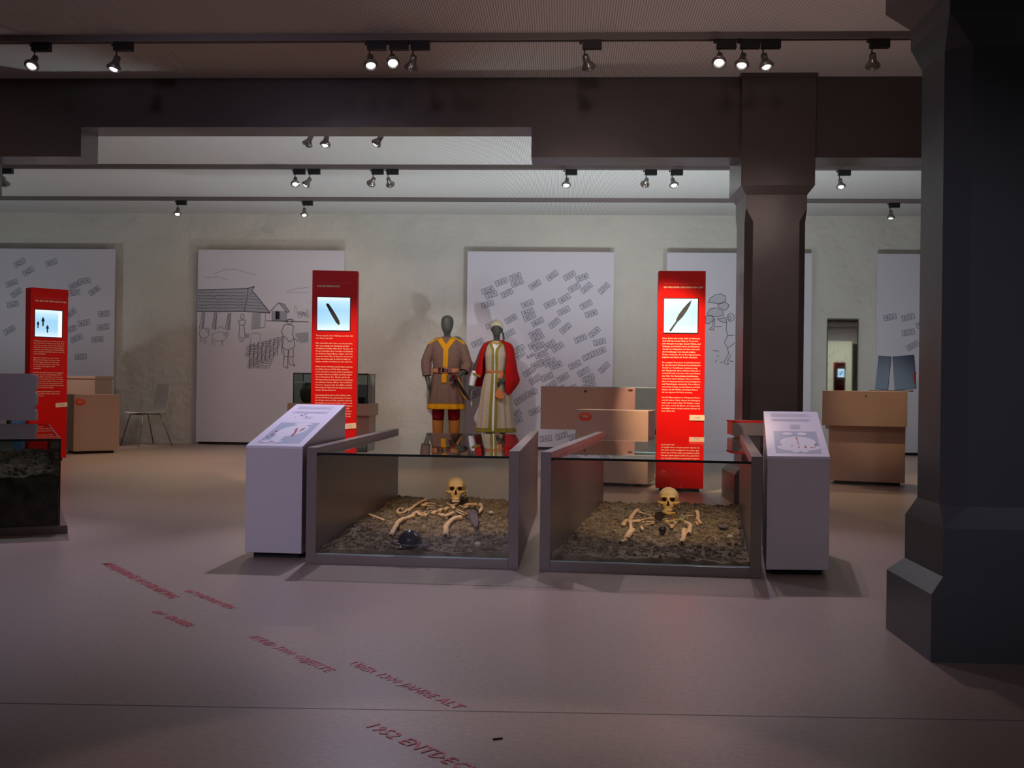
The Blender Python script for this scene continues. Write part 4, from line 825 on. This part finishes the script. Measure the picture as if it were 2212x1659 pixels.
BM().lathe([(.012, 0), (.012, .012)], Matrix.Translation((bx(1264) - X0, -.001, zt_ - .045)) @ Matrix.Rotation(R(90), 4, 'X'), 12).build('lock', M_silver, t)
BM().box(bx(1357) - X0, bx(1366) - X0, -.006, 0, zt_ - .03, zt_ - .022).build('latch', M_silver, t)
pA, pB = at_z(1243, 1046), at_z(1400, 1056); d = Vector((pB.x - pA.x, pB.y - pA.y)); ang = math.atan2(d.y, d.x)
pA = at_y(1243, 960, 8.95); ang = R(-13)
t = empty('display_plinth', (pA.x, pA.y, 0), ang, 'brown box plinth with an orange comb emblem left of the spear sign', 'plinth', 'brown display boxes')
wv = (at_y(1400, 960, 8.8).x - pA.x) / math.cos(ang); zt_ = CAMZ - (888 - 839) * 8.9 / 2200
BM().box(0, wv, 0, .42, .03, zt_).build('body', M_box, t, bevel=.003); BM().box(.05, wv - .05, .05, .37, 0, .03).build('plinth_foot', M_black, t)
emblem(.085, zt_ - .06, .11, -.001).build('emblem', M_orange, t, fix=False)
# right counter
pC = at_y(1776, 900, 9.38); ang = R(-17)
t = empty('display_counter', (pC.x, pC.y, 0), ang, 'two-tier brown counter between the white lectern and the big grey pillar', 'counter', 'brown display boxes')
sc_ = 9.3 / 2200; z1_, z2_ = CAMZ - (844.5 - 843.5) * sc_, CAMZ - (919 - 843.5) * sc_; wv = (at_y(1959, 900, 9.18).x - pC.x) / math.cos(ang)
BM().box(0, wv, 0, .55, z2_, z1_).build('upper_box', M_box, t, bevel=.003); BM().box(.05, wv - .01, .16, .5, .03, z2_).build('lower_box', M_box, t, bevel=.003); BM().box(.10, wv - .05, .2, .45, 0, .03).build('plinth_foot', M_black, t)
BM().lathe([(.010, 0), (.010, .01)], Matrix.Translation((wv * .52, -.001, z1_ - .04)) @ Matrix.Rotation(R(90), 4, 'X'), 12).build('lock', M_silver, t)
# blue folding card boards on it
T = Matrix.Translation((pC.x, pC.y, z1_)) @ Matrix.Rotation(ang, 4, 'Z')
q = T @ Vector((wv - .12, .27, 0)); t = empty('folding_card', q, ang + R(-8), 'light blue folding card stand on the right counter', 'card stand')
BM().box(-.20, .16, -.1, .14, 0, .012).build('tray', M_greyboard, t)
for nm, x0_, an in (('card', -.06, R(-8)), ('card', .10, R(10))):
    o = BM().box(-.055, .055 if an < 0 else .13, -.02, .02, 0, .31).build(nm, M_blue, t, bevel=.002); o.location = (x0_ - (.04 if an < 0 else .03), .02, .016); o.rotation_euler = (R(-6), -an * .5, 0)
BM().box(.0, .018, -.024, -.0205, .06, .16).build('red_mark', M_redink, t).location = (.18, .02, .02)
# red topped side stand near the pillar
pS = at_y(1582, 925, 7.05); t = empty('red_topped_stand', (pS.x, pS.y, 0), 0, 'small stand with a red printed top between pillar and right lectern', 'stand')
ss = 7.05 / 2200; zt_ = CAMZ - (909 - 841) * ss
BM().box(0, .24, 0, .22, zt_ - .10, zt_ - .012).build('body', M_steel, t, bevel=.002); BM().box(-.004, .244, -.004, .224, zt_ - .012, zt_).build('printed_top', M_red, t)
BM().box(.10, .20, .04, .18, .012, zt_ - .10).build('leg', M_beam, t); BM().box(.04, .23, .0, .21, 0, .012).build('foot', M_black, t)
b = BM()
for k in range(5): b.face([(x, y_, zt_ + .0006) for x, y_ in ((.03, .03 + k * .03), (.16 - .02 * (k % 2), .03 + k * .03), (.16 - .02 * (k % 2), .042 + k * .03), (.03, .042 + k * .03))])
b.build('text_lines', M_cream, t, fix=False)

# ---------------------------------------------------------------- white chair by the rear wall
CA = R(-38); t = empty('shell_chair', (-5.60, 13.42, 0), CA, 'white shell chair on thin chrome legs against the rear wall', 'chair')
prof = [(-.22, .445), (-.20, .452), (-.10, .448), (.0, .440), (.10, .438), (.165, .45), (.20, .49), (.215, .56), (.225, .66), (.24, .76), (.255, .845)]
sw = [.19, .20, .205, .205, .20, .195, .19, .18, .175, .17, .155]
b = BM(); rs = []
for (yy, zz), ww in zip(prof, sw): rs.append([(-ww, yy, zz + .006), (-ww * .5, yy, zz - .004), (0, yy, zz - .007), (ww * .5, yy, zz - .004), (ww, yy, zz + .006)])
n5 = [p for r_ in rs for p in r_]; b.v = n5; b.f = [(a * 5 + i, a * 5 + i + 1, (a + 1) * 5 + i + 1, (a + 1) * 5 + i) for a in range(len(rs) - 1) for i in range(4)]
o = b.build('shell', M_shell, t, smooth=True, fix=False); md = o.modifiers.new('thick', 'SOLIDIFY'); md.thickness = .01; md = o.modifiers.new('sub', 'SUBSURF'); md.levels = md.render_levels = 1
for sx in (-1, 1):
    for sy, fy in ((-.13, -.23), (.12, .25)): BM().tube([(sx * .06, sy, .425), (sx * .15, sy, .424), (sx * .17, sy * 1.02, .41), (sx * .235, fy, 0)], .008, 8).build('leg', M_chrome, t, smooth=True)
BM().box(-.07, .07, -.14, .13, .418, .43).build('seat_bracket', M_black, t)

# ---------------------------------------------------------------- mirror on the rear wall
m0, m1 = at_y(1788, 770, 13.97), at_y(1852, 770, 13.97); xm = (m0.x + m1.x) / 2; hw = (m1.x - m0.x) / 2
zt_ = CAMZ + (844.5 - 695) * 13.97 / 2200; t = empty('wall_mirror', (xm, YW, 0), 0, 'tall narrow mirror on the rear wall above the right counter', 'mirror')
BM().box(-hw, hw, -.022, -.018, .35, zt_).build('mirror_glass', M_mirror, t); b = BM()
for a0, a1, z0_, z1_ in ((-hw - .012, -hw, .34, zt_ + .012), (hw, hw + .012, .34, zt_ + .012), (-hw, hw, zt_, zt_ + .012), (-hw, hw, .34, .35)): b.box(a0, a1, -.03, -.001, z0_, z1_)
b.build('frame', M_chrome, t); BM().box(-hw, hw, -.018, -.001, .36, zt_ - .01).build('backing', M_black, t)

# ---------------------------------------------------------------- lettering on the floor
def floor_text(s, p0, p1, label):
    a, b_ = at_z(*p0), at_z(*p1); d = b_ - a; L = d.length; ang = math.atan2(d.y, d.x)
    g = text_geo(s, 1.0, 1.08, bold=.012); x0_, x1_ = text_w(g); k = L / (x1_ - x0_)
    me = BM().add(g[0], g[1], Matrix.Scale(k, 4) @ Matrix.Translation((-x0_, 0, 0))); o = me.build('floor_lettering', M_text, None, fix=False)
    o.location = (a.x, a.y, .0015); o.rotation_euler = (0, 0, ang); tag(o, label, 'lettering', 'red words on the floor')
floor_text('MEHRJÄHRIGE AUSGRABUNG', (219, 1218), (366, 1293), 'red floor lettering ending in AUSGRABUNG, farthest from the camera')
floor_text('817 INDIVIDUEN', (396, 1277), (493, 1315), 'red floor lettering 817 INDIVIDUEN')
floor_text('801 GRÄBER', (325, 1322), (404, 1355), 'red floor lettering 801 GRÄBER')
floor_text('RUND 5000 OBJEKTE', (537, 1377), (704, 1452), 'red floor lettering RUND 5000 OBJEKTE')
floor_text('ÜBER 1300 JAHRE ALT', (750, 1434), (985, 1532), 'red floor lettering ÜBER 1300 JAHRE ALT')
floor_text('1952 ENTDECKT', (790, 1571), (1040, 1686), 'red floor lettering 1952 ENTDECKT, nearest the camera')
o = BM().box(-.012, .012, -.003, .003, 0, .003).build('floor_scrap', M_pot2); p = at_z(1075, 1597); o.location = (p.x, p.y, .0005); o.rotation_euler = (0, 0, .4); tag(o, 'tiny dark scrap lying on the floor near the camera', 'scrap')

fl_o = bpy.data.objects['floor']
for p0, p1 in (((600, 1529), (1300, 1541)),):
    a, b_ = at_z(*p0), at_z(*p1); d = (b_ - a).normalized(); a, b_ = a - d * 5, b_ + d * 8; n_ = Vector((-d.y, d.x, 0)) * .0022
    q = BM(); q.face([(v_.x, v_.y, .0006) for v_ in (a - n_, b_ - n_, b_ + n_, a + n_)]); q.build('seam', mat('floor_seam', lin(120, 106, 104), .5), fl_o, fix=False)
# ---------------------------------------------------------------- costumed mannequins
def skin_body(name, chains, m, parent, root=(0, 0)):
    vs_, es, rad, idx = [], [], [], {}
    for ch in chains:
        prev = None
        for x, y_, z, r in ch:
            key = (round(x, 4), round(y_, 4), round(z, 4))
            if key not in idx: idx[key] = len(vs_); vs_.append((x, y_, z)); rad.append(r)
            i = idx[key]
            if prev is not None and prev != i: es.append((prev, i))
            prev = i
    me = bpy.data.meshes.new(name); me.from_pydata(vs_, es, []); o = bpy.data.objects.new(name, me); C.objects.link(o)
    sk = o.modifiers.new('skin', 'SKIN'); sk.use_smooth_shade = True
    for i, r in enumerate(rad):
        rr = r if hasattr(r, '__len__') else (r, r); me.skin_vertices[0].data[i].radius = rr
    me.skin_vertices[0].data[0].use_root = True
    ss_ = o.modifiers.new('sub', 'SUBSURF'); ss_.levels = ss_.render_levels = 2
    dg = bpy.context.evaluated_depsgraph_get(); me2 = bpy.data.meshes.new_from_object(o.evaluated_get(dg))
    bpy.data.objects.remove(o); return mobj(name, me2, m, parent, True)
def hand(w, d, side, curl=.2, s=1.0):
    """chains of a hand from wrist w along direction d (unit); side: vector across the palm towards the thumb"""
    w, d, side = Vector(w), Vector(d).normalized(), Vector(side).normalized(); nrm = d.cross(side).normalized()
    palm = w + d * .045 * s; pe = w + d * .085 * s
    ch = [[(*w, .021), (*palm, (.030)), ]]
    for k, (o_, ln) in enumerate(((.026, .068), (.009, .078), (-.009, .072), (-.025, .056))):
        b0 = pe + side * o_ * s; c_ = (nrm * -curl)
        p1 = b0 + (d + c_ * .6).normalized() * ln * .45 * s; p2_ = p1 + (d + c_ * 1.6).normalized() * ln * .32 * s; p3_ = p2_ + (d + c_ * 2.6).normalized() * ln * .25 * s
        ch.append([(*palm, .030), (*b0, .011), (*p1, .009), (*p2_, .008), (*p3_, .0065)])
    tb = w + d * .03 * s + side * .03 * s; t1 = tb + (d * .7 + side * .7).normalized() * .034 * s; t2 = t1 + (d * .9 + side * .25).normalized() * .03 * s
    ch.append([(*palm, .030), (*tb, .012), (*t1, .0105), (*t2, .008)]); return ch
class Cloth:
    def __init__(s, rows, folds=0, amp=0, f0=.3): s.rows = rows; s.folds = folds; s.amp = amp; s.f0 = f0
    def row(s, v):
        n = len(s.rows) - 1; i = min(int(v * n), n - 1); t_ = v * n - i; t_ = t_ * t_ * (3 - 2 * t_) if 0 else t_
        return [a + (b - a) * t_ for a, b in zip(s.rows[i], s.rows[i + 1])]
    def pt(s, a, v, off=0):
        cx_, cy_, z, rx, ry = s.row(v); k = 1 + s.amp * max(0, (v - s.f0) / (1 - s.f0)) * math.sin(a * s.folds + 1.3 * math.sin(2 * a))
        return Vector((cx_ + (rx * k + off) * math.sin(a), cy_ - (ry * k + off) * math.cos(a), z))
    def mesh(s, a0=-math.pi, a1=math.pi, v0=0, v1=1, off=0, na=72, nv=40, th=.006):
        b = BM(); closed = abs(a1 - a0 - 2 * math.pi) < .01
        for o_ in (off, off - th):
            n = len(b.v)
            for j in range(nv + 1):
                for i in range(na + 1): b.v.append(tuple(s.pt(a0 + (a1 - a0) * i / na, v0 + (v1 - v0) * j / nv, o_)))
            for j in range(nv):
                for i in range(na): q = (n + j * (na + 1) + i, n + j * (na + 1) + i + 1, n + (j + 1) * (na + 1) + i + 1, n + (j + 1) * (na + 1) + i); b.f.append(q if o_ == off else q[::-1])
        m_ = (nv + 1) * (na + 1)
        for j in (0, nv):
            for i in range(na): k = j * (na + 1) + i; b.f.append((k, k + 1, k + 1 + m_, k + m_))
        if not closed:
            for i in (0, na):
                for j in range(nv): k = j * (na + 1) + i; b.f.append((k, k + na + 1, k + na + 1 + m_, k + m_))
        return b
    def vz(s, z):                                # row parameter at height z
        lo, hi = 0.0, 1.0
        for _ in range(30):
            md_ = (lo + hi) / 2
            if s.row(md_)[2] > z: lo = md_
            else: hi = md_
        return lo
    def ribbon(s, pts, w, off=.004, n=10, th=.003):   # front ribbon through (x, z) points
        P = smoothpath([(x, 0, z) for x, z in pts], n) if len(pts) > 2 else [Vector((pts[0][0], 0, pts[0][1])).lerp(Vector((pts[1][0], 0, pts[1][1])), i / n) for i in range(n + 1)]
        def sur(x, z, o_):
            v = s.vz(z); cx_, cy_, _, rx, ry = s.row(v); q = max(-.98, min(.98, (x - cx_) / rx)); a = math.asin(q); return s.pt(a, v, o_)
        b = BM(); L = []
        for i, p in enumerate(P):
            d = (P[min(i + 1, len(P) - 1)] - P[max(i - 1, 0)]); nn = Vector((-d.z, 0, d.x)).normalized() * w / 2
            L.append((sur(p.x + nn.x, p.z + nn.z, off), sur(p.x - nn.x, p.z - nn.z, off)))
        for (a, c_), (a2, c2_) in zip(L, L[1:]): b.face([a, c_, c2_, a2])
        return b
def sleeve(name, path, rads, m, parent, flat=1.0):
    P = smoothpath(path, 5); n = len(P) - 1; rr = []
    for i in range(n + 1):
        f_ = i / n * (len(rads) - 1); k = min(int(f_), len(rads) - 2); rr.append(rads[k] + (rads[k + 1] - rads[k]) * (f_ - k))
    return BM().tube(P, rr, 16, True, False, flat).build(name, m, parent, smooth=True)
YM = 13.45; sm = YM / 2200
def mx(px): return at_y(px, 800, YM).x
# --- man
x0m = mx(965); t = empty('mannequin', (x0m, YM, 0), 0, 'grey faceless mannequin in a brown tunic with mustard trim and leather belt', 'mannequin', 'costumed mannequins')
k_ = lambda px: mx(px) - x0m
zh = lambda py: CAMZ + (832.3 - py) * sm
EL, WLh = (k_(919), .0, zh(797)), (k_(927), -.06, zh(828))
ER, WRh = (k_(1009), -.02, zh(797)), (k_(992), -.17, zh(812))
chains = [[(0, .0, .98, (.15, .10)), (0, 0, 1.15, (.145, .10)), (0, 0, 1.33, (.17, .11)), (0, .01, 1.44, (.10, .08)), (0, .01, 1.50, .046), (0, .0, 1.548, .044), (0, -.02, 1.595, (.074, .086)), (0, -.012, 1.65, (.09, .104)), (0, 0, 1.72, (.094, .108)), (0, .005, 1.765, (.074, .088)), (0, .005, 1.79, (.03, .04))],
          [(0, .01, 1.44, (.10, .08)), (-.17, .01, 1.435, .062), (*EL, .046), (*WLh, .028)], [(0, .01, 1.44, (.10, .08)), (.17, .01, 1.435, .062), (*ER, .046), (*WRh, .028)]]
for sx in (-1, 1): chains.append([(0, .0, .98, (.15, .10)), (sx * .10, 0, .90, .088), (sx * .105, -.01, .50, .058), (sx * .11, .01, .10, .04), (sx * .112, .0, .05, .042), (sx * .125, -.14, .035, .034)])
chains += hand(WLh, (.15, -.25, -1), (-.2, -1, .2), .15) + hand(WRh, (-.75, -.6, -.35), (-.3, -.2, 1), .5)
skin_body('body', chains, M_skin, t)
tun = Cloth([(0, .01, 1.50, .075, .075), (0, .01, 1.475, .13, .095), (0, .01, 1.44, .19, .11), (0, .01, 1.39, .225, .125), (0, 0, 1.25, .205, .135), (0, 0, 1.12, .185, .135), (0, 0, 1.06, .172, .13), (0, 0, .98, .19, .145), (0, 0, .80, .22, .17), (0, 0, .64, .238, .185), (.0, 0, .545, .242, .19)], 11, .05, .55)
tu = tun.mesh(na=88, nv=44).build('tunic', M_brown, t, smooth=True, fix=False)
tun.mesh(v0=tun.vz(.62), v1=1, off=.005, na=88, nv=6).build('hem_trim', M_gold, tu, smooth=True, fix=False)
for sx in (-1, 1): tun.ribbon([(sx * .095, 1.487), (sx * .07, 1.45), (sx * .008, 1.355)], .062, .006).build('collar_trim', M_gold, tu, smooth=True, fix=False)
tun.ribbon([(0, 1.37), (0, 1.22), (-.003, 1.10), (-.005, .99)], .062, .008, 8).build('front_trim', M_gold, tu, smooth=True, fix=False)
o = BM().box(-.034, .03, -.004, .004, -.09, .02).build('trim_end', M_gold, tu); o.location = (-.012, -.165, .985)
o = sleeve('sleeve', [(-.11, .01, 1.425), (-.195, .01, 1.375), (k_(922), .0, 1.2), (k_(921), -.01, zh(790)), (k_(923), -.03, zh(812))], [.05, .068, .07, .07, .06], M_brown, t)
sleeve('sleeve', [(.11, .01, 1.425), (.195, .01, 1.375), (k_(1006), .0, 1.2), (k_(1009), -.015, zh(789)), (k_(1004), -.08, zh(803))], [.05, .068, .07, .072, .06], M_brown, t)
for sx in (-1, 1): BM().tube(smoothpath([(sx * .085, -.01, 1.487), (sx * .16, -.02, 1.455), (sx * .235, -.01, 1.405)], 5), .032, 8, True, True, .5).build('shoulder_trim', M_gold, tu, smooth=True)
bl = Cloth([(0, 0, 1.095, .186, .147), (0, 0, 1.02, .187, .149)]); be = bl.mesh(na=60, nv=3, off=.004).build('belt', M_leather, t, smooth=True, fix=False)
for x, w_, h_ in ((-.075, .042, .07), (-.028, .038, .06), (.012, .03, .05), (.055, .05, .065)):
    o = BM().box(-w_ / 2, w_ / 2, -.006, .006, -h_ / 2, h_ / 2).build('buckle', M_chrome, be, bevel=.003); a = math.asin(x / .19); o.location = bl.pt(a, .5, .011); o.rotation_euler = (0, 0, a)
for sx in (-1, 1):
    BM().lathe([(.083, .62), (.082, .52), (.078, .44), (.074, .40)], Matrix.Translation((sx * .105, -.01, 0)), 20).build('trouser_leg', M_crimson, t, smooth=True)
    b = BM().lathe([(.074, .42), (.078, .40), (.07, .25), (.055, .12), (.06, .03), (.06, 0)], Matrix.Translation((sx * .108, 0, 0)), 20); b.tube([(sx * .11, -.0, .04), (sx * .118, -.09, .04), (sx * .125, -.18, .03)], [.055, .048, .03], 12); b.build('boot', M_boot, t, smooth=True)
b = BM().prism([(-.02, 0), (.03, 0), (.028, -.30), (.004, -.42), (-.018, -.30)], -.008, .008, 'y'); o = b.build('scabbard', M_black, t, bevel=.003); o.location = (.09, -.205, 1.0); o.rotation_euler = (R(8), R(-34), 0)
b = BM().prism([(-.03, .0), (.05, .02), (.06, -.26), (.03, -.36), (-.0, -.28)], -.006, .006, 'y'); o = b.build('leather_flap', M_boot, t, bevel=.003); o.location = (.125, -.19, .98); o.rotation_euler = (R(6), R(-22), 0)
b = BM().tube([(0, 0, -.05), (0, 0, .05)], [.017, .014], 10); b.lathe([(.024, .05), (.024, .062), (.012, .07)], None, 12); o = b.build('knife_hilt', M_crimson, t, smooth=True); o.location = (k_(981), -.235, zh(817)); o.rotation_euler = (R(30), R(40), 0)
# --- woman
x0w = mx(1072); t = empty('mannequin', (x0w, YM, 0), 0, 'grey faceless mannequin in a linen dress with red cape and pale headscarf', 'mannequin', 'costumed mannequins')
k_ = lambda px: mx(px) - x0w
EL, WLh = (k_(1026), .0, zh(800)), (k_(1019), -.05, zh(832)); ER, WRh = (k_(1102), -.02, zh(802)), (k_(1090), -.19, zh(822))
chains = [[(0, .0, .98, (.14, .10)), (0, 0, 1.15, (.125, .095)), (0, 0, 1.30, (.14, .10)), (0, .01, 1.40, (.09, .075)), (0, .01, 1.465, .042), (0, .0, 1.51, .044), (0, -.02, 1.55, (.056, .068)), (0, -.012, 1.61, (.076, .09)), (0, 0, 1.665, (.08, .094)), (0, .005, 1.705, (.06, .07)), (0, .005, 1.722, (.03, .035))],
          [(0, .01, 1.40, (.09, .075)), (-.15, .01, 1.395, .055), (*EL, .04), (*WLh, .025)], [(0, .01, 1.40, (.09, .075)), (.15, .01, 1.395, .055), (*ER, .04), (*WRh, .025)]]
for sx in (-1, 1): chains.append([(0, .0, .98, (.14, .10)), (sx * .09, 0, .90, .085), (sx * .09, -.01, .48, .055), (sx * .09, .01, .10, .036), (sx * .092, .0, .05, .04), (sx * .10, -.13, .03, .032)])
chains += hand(WLh, (-.12, -.2, -1), (.2, -1, 0), .12, .95) + hand(WRh, (-.7, -.55, -.4), (-.2, -.3, 1), .5, .95)
skin_body('body', chains, M_skin, t)
dr = Cloth([(0, .01, 1.455, .072, .07), (0, .01, 1.43, .14, .095), (0, .01, 1.38, .175, .11), (0, -.01, 1.27, .172, .135), (0, 0, 1.14, .152, .122), (0, 0, 1.05, .14, .112), (0, 0, .98, .165, .135), (0, 0, .75, .20, .165), (0, 0, .50, .225, .185), (0, 0, .25, .255, .205)], 13, .07, .6)
dd = dr.mesh(na=96, nv=50).build('dress', M_linen, t, smooth=True, fix=False)
dr.mesh(v0=dr.vz(.305), v1=1, off=.005, na=96, nv=5).build('hem_trim', M_olive, dd, smooth=True, fix=False)
dr.ribbon([(-.01, 1.42), (-.012, 1.2), (-.014, .9), (-.02, .6), (-.024, .27)], .03, .004, 8).build('underdress_strip', M_white, dd, smooth=True, fix=False)
for sx in (-1, 1):
    dr.ribbon([(sx * .075 - .005, 1.437), (sx * .045 - .008, 1.37), (sx * .024 - .012, 1.31), (sx * .024 - .012, 1.10), (sx * .026 - .014, .85), (sx * .032 - .02, .55), (sx * .034 - .024, .27)], .034, .007, 8).build('front_trim', M_olive, dd, smooth=True, fix=False)
b = dr.ribbon([(-.005, 1.43), (-.008, 1.36), (-.012, 1.32)], .07, .002, 6); b.build('underdress_collar', M_white, dd, fix=False)
bl = Cloth([(0, 0, 1.06, .143, .115), (0, 0, 1.032, .146, .118)]); be = bl.mesh(na=48, nv=2, off=.008).build('sash', M_sash, t, smooth=True, fix=False)
dr.ribbon([(.075, 1.04), (.055, .95), (.02, .86)], .04, .02, 6).build('sash_end', M_sash, be, fix=False)
b = BM().prism([(-.025, .0), (.03, .0), (.075, -.10), (.04, -.13), (-.01, -.115), (-.06, -.09)], -.02, .02, 'y'); o = b.build('pouch', M_sash, t, bevel=.01); o.location = (.055, -.20, zh(840))
BM().tube([(.09, -.15, 1.02), (.075, -.19, .95), (.055, -.20, zh(840))], .006, 6).build('pouch_strap', M_sash, o).matrix_parent_inverse = Matrix.Translation(-o.location)
# necklace
BM().tube(smoothpath([(-.06, -.04, 1.46), (-.035, -.085, 1.43), (0, -.105, 1.415), (.035, -.085, 1.43), (.06, -.04, 1.46)], 5), .007, 8).build('necklace', M_gold, t, smooth=True)
# sleeve of the underdress, cape halves
sleeve('white_sleeve', [(k_(1027), -.01, zh(803)), (k_(1023), -.03, zh(815)), (k_(1019), -.05, zh(833))], [.05, .046, .034], M_white, t)
def cape(pts_in, pts_out, name, yoff):
    """cape half between an inner and an outer edge, hung over the arm; edges as (x, y, z)"""
    A_, B_ = smoothpath(pts_in, 6), smoothpath(pts_out, 6); b = BM(); n = 30; rows = []
    for a, c_ in zip(A_, B_):
        r = []
        for i in range(n + 1):
            q = i / n; p = a.lerp(c_, q); p.y -= yoff * math.sin(q * math.pi) + .006 * math.sin(q * 13); r.append(p)
        rows.append(r)
    for r0, r1 in zip(rows, rows[1:]):
        pass
    b.v = [tuple(p) for r_ in rows for p in r_]; b.f = [(j * (n + 1) + i, j * (n + 1) + i + 1, (j + 1) * (n + 1) + i + 1, (j + 1) * (n + 1) + i) for j in range(len(rows) - 1) for i in range(n)]
    o = b.build(name, M_cape, t, smooth=True, fix=False); md_ = o.modifiers.new('thick', 'SOLIDIFY'); md_.thickness = .008; return o
o = cape([(-.055, -.03, 1.46), (-.13, -.10, 1.38), (-.165, -.13, 1.2), (-.175, -.12, 1.02), (k_(1038), -.10, zh(816))], [(-.06, .05, 1.46), (-.19, .04, 1.40), (k_(1028), .05, 1.2), (k_(1021), .05, 1.05), (k_(1018), .05, zh(804))], 'cape_half', .055)
BM().tube(smoothpath([(k_(1039), -.11, zh(813)), (k_(1030), -.12, zh(809)), (k_(1019), .0, zh(805))], 5), .014, 8).build('cuff_trim', M_olive, o, smooth=True)
cape([(.055, -.03, 1.46), (.12, -.11, 1.39), (.15, -.14, 1.2), (.13, -.16, 1.02), (.13, -.17, .9), (k_(1098), -.16, zh(852))], [(.06, .05, 1.46), (.20, .05, 1.40), (k_(1112), .05, 1.22), (k_(1117), .05, 1.05), (k_(1121), .05, zh(822)), (k_(1104), .0, zh(848))], 'cape_half', .085)
bk_ = Cloth([(0, .02, 1.45, .10, .09), (0, .03, 1.38, .20, .13), (0, .04, 1.1, .25, .17), (0, .05, .85, .27, .19)], 7, .05, .3)
bk_.mesh(a0=math.pi * .5, a1=math.pi * 1.5, na=40, nv=20).build('cape_back', M_cape, t, smooth=True, fix=False)
# headscarf
hs = BM(); rs = []
for j in range(13):
    th = R(4 + j * 8.5); rs.append([(math.sin(th) * .086 * math.sin(a), .012 - math.sin(th) * .10 * math.cos(a), 1.632 + .104 * math.cos(th) + (.045 * max(0, math.cos(a)) - .045 * max(0, -math.cos(a))) * max(0, (j - 4) / 8)) for a in [2 * math.pi * q / 28 for q in range(28)]])
hs.rings(rs, True, False); o = hs.build('headscarf', M_veil, t, smooth=True); md_ = o.modifiers.new('thick', 'SOLIDIFY'); md_.thickness = .006
BM().tube(smoothpath([(.06, .06, 1.60), (.085, .05, 1.54), (.09, .03, 1.47), (.085, .02, 1.42)], 5), .022, 8, True, True, .5).build('scarf_tail', M_skin, o, smooth=True)

# ---------------------------------------------------------------- far end of the hall, seen only in the mirror
def far_panel(x, y_, w_, h_, rz, label, m):
    t = empty('leaning_board', (x, y_, 0), rz, label, 'wall board'); BM().box(-w_ / 2, w_ / 2, 0, .04, .02, h_).build('board', m, t); BM().box(-w_ / 2 + .05, w_ / 2 - .05, .005, .035, 0, .02).build('foot_rail', M_black, t)
    d = Draw(-.001); random.seed(int(x * 10))
    for k in range(26): a, b_ = random.uniform(-w_ / 2 + .1, w_ / 2 - .1), random.uniform(.4, h_ - .3); d.stroke([(a, b_), (a + random.uniform(-.05, .05), b_ + random.uniform(.05, .14))], .014)
    d.b.build('drawing_lines', M_ink, t, fix=False)
sign((9.62, -8.0, 0), R(180 - 22), 'red pillar sign at the far end of the hall, seen in the mirror', 'ALLTAG DER FRAUEN', 'SCHMUCK UND TRACHT', TX2[:2], SH - .565, '300', SH - 1.3, 0, shears, 0)
far_panel(8.9, -10.4, 1.1, 2.6, R(180), 'bluish pale board at the far end of the hall, seen left in the mirror', M_panel)
far_panel(10.2, -10.7, 1.1, 2.7, R(180), 'pale greenish board at the far end of the hall, seen in the mirror', mat('green_board', lin(222, 226, 196), .6))
far_panel(11.5, -10.2, 1.1, 2.75, R(180), 'pinkish pale board at the far end of the hall, seen right in the mirror', mat('pink_board', lin(232, 196, 192), .6))
TRACKS[5] = -7.0  # unseen track and spots added to light the mirrored boards
t = empty('lighting_track', (0, -7.0, ZC), 0, 'grey lighting track added at the far end behind the camera', 'track', 'ceiling lighting tracks'); BM().box(XL + .3, XR - .3, -.028, .028, TZ - ZC, 0).build('rail', M_track, t)
lamp(0, 5, (9.5, -10.4, 1.4), True, 'left added spotlight at the far end of the hall', COOL, 170, 70, .8, X=8.8)
lamp(0, 5, (11.0, -10.4, 1.4), True, 'right added spotlight at the far end of the hall', NEUT, 170, 70, .8, X=11.0)
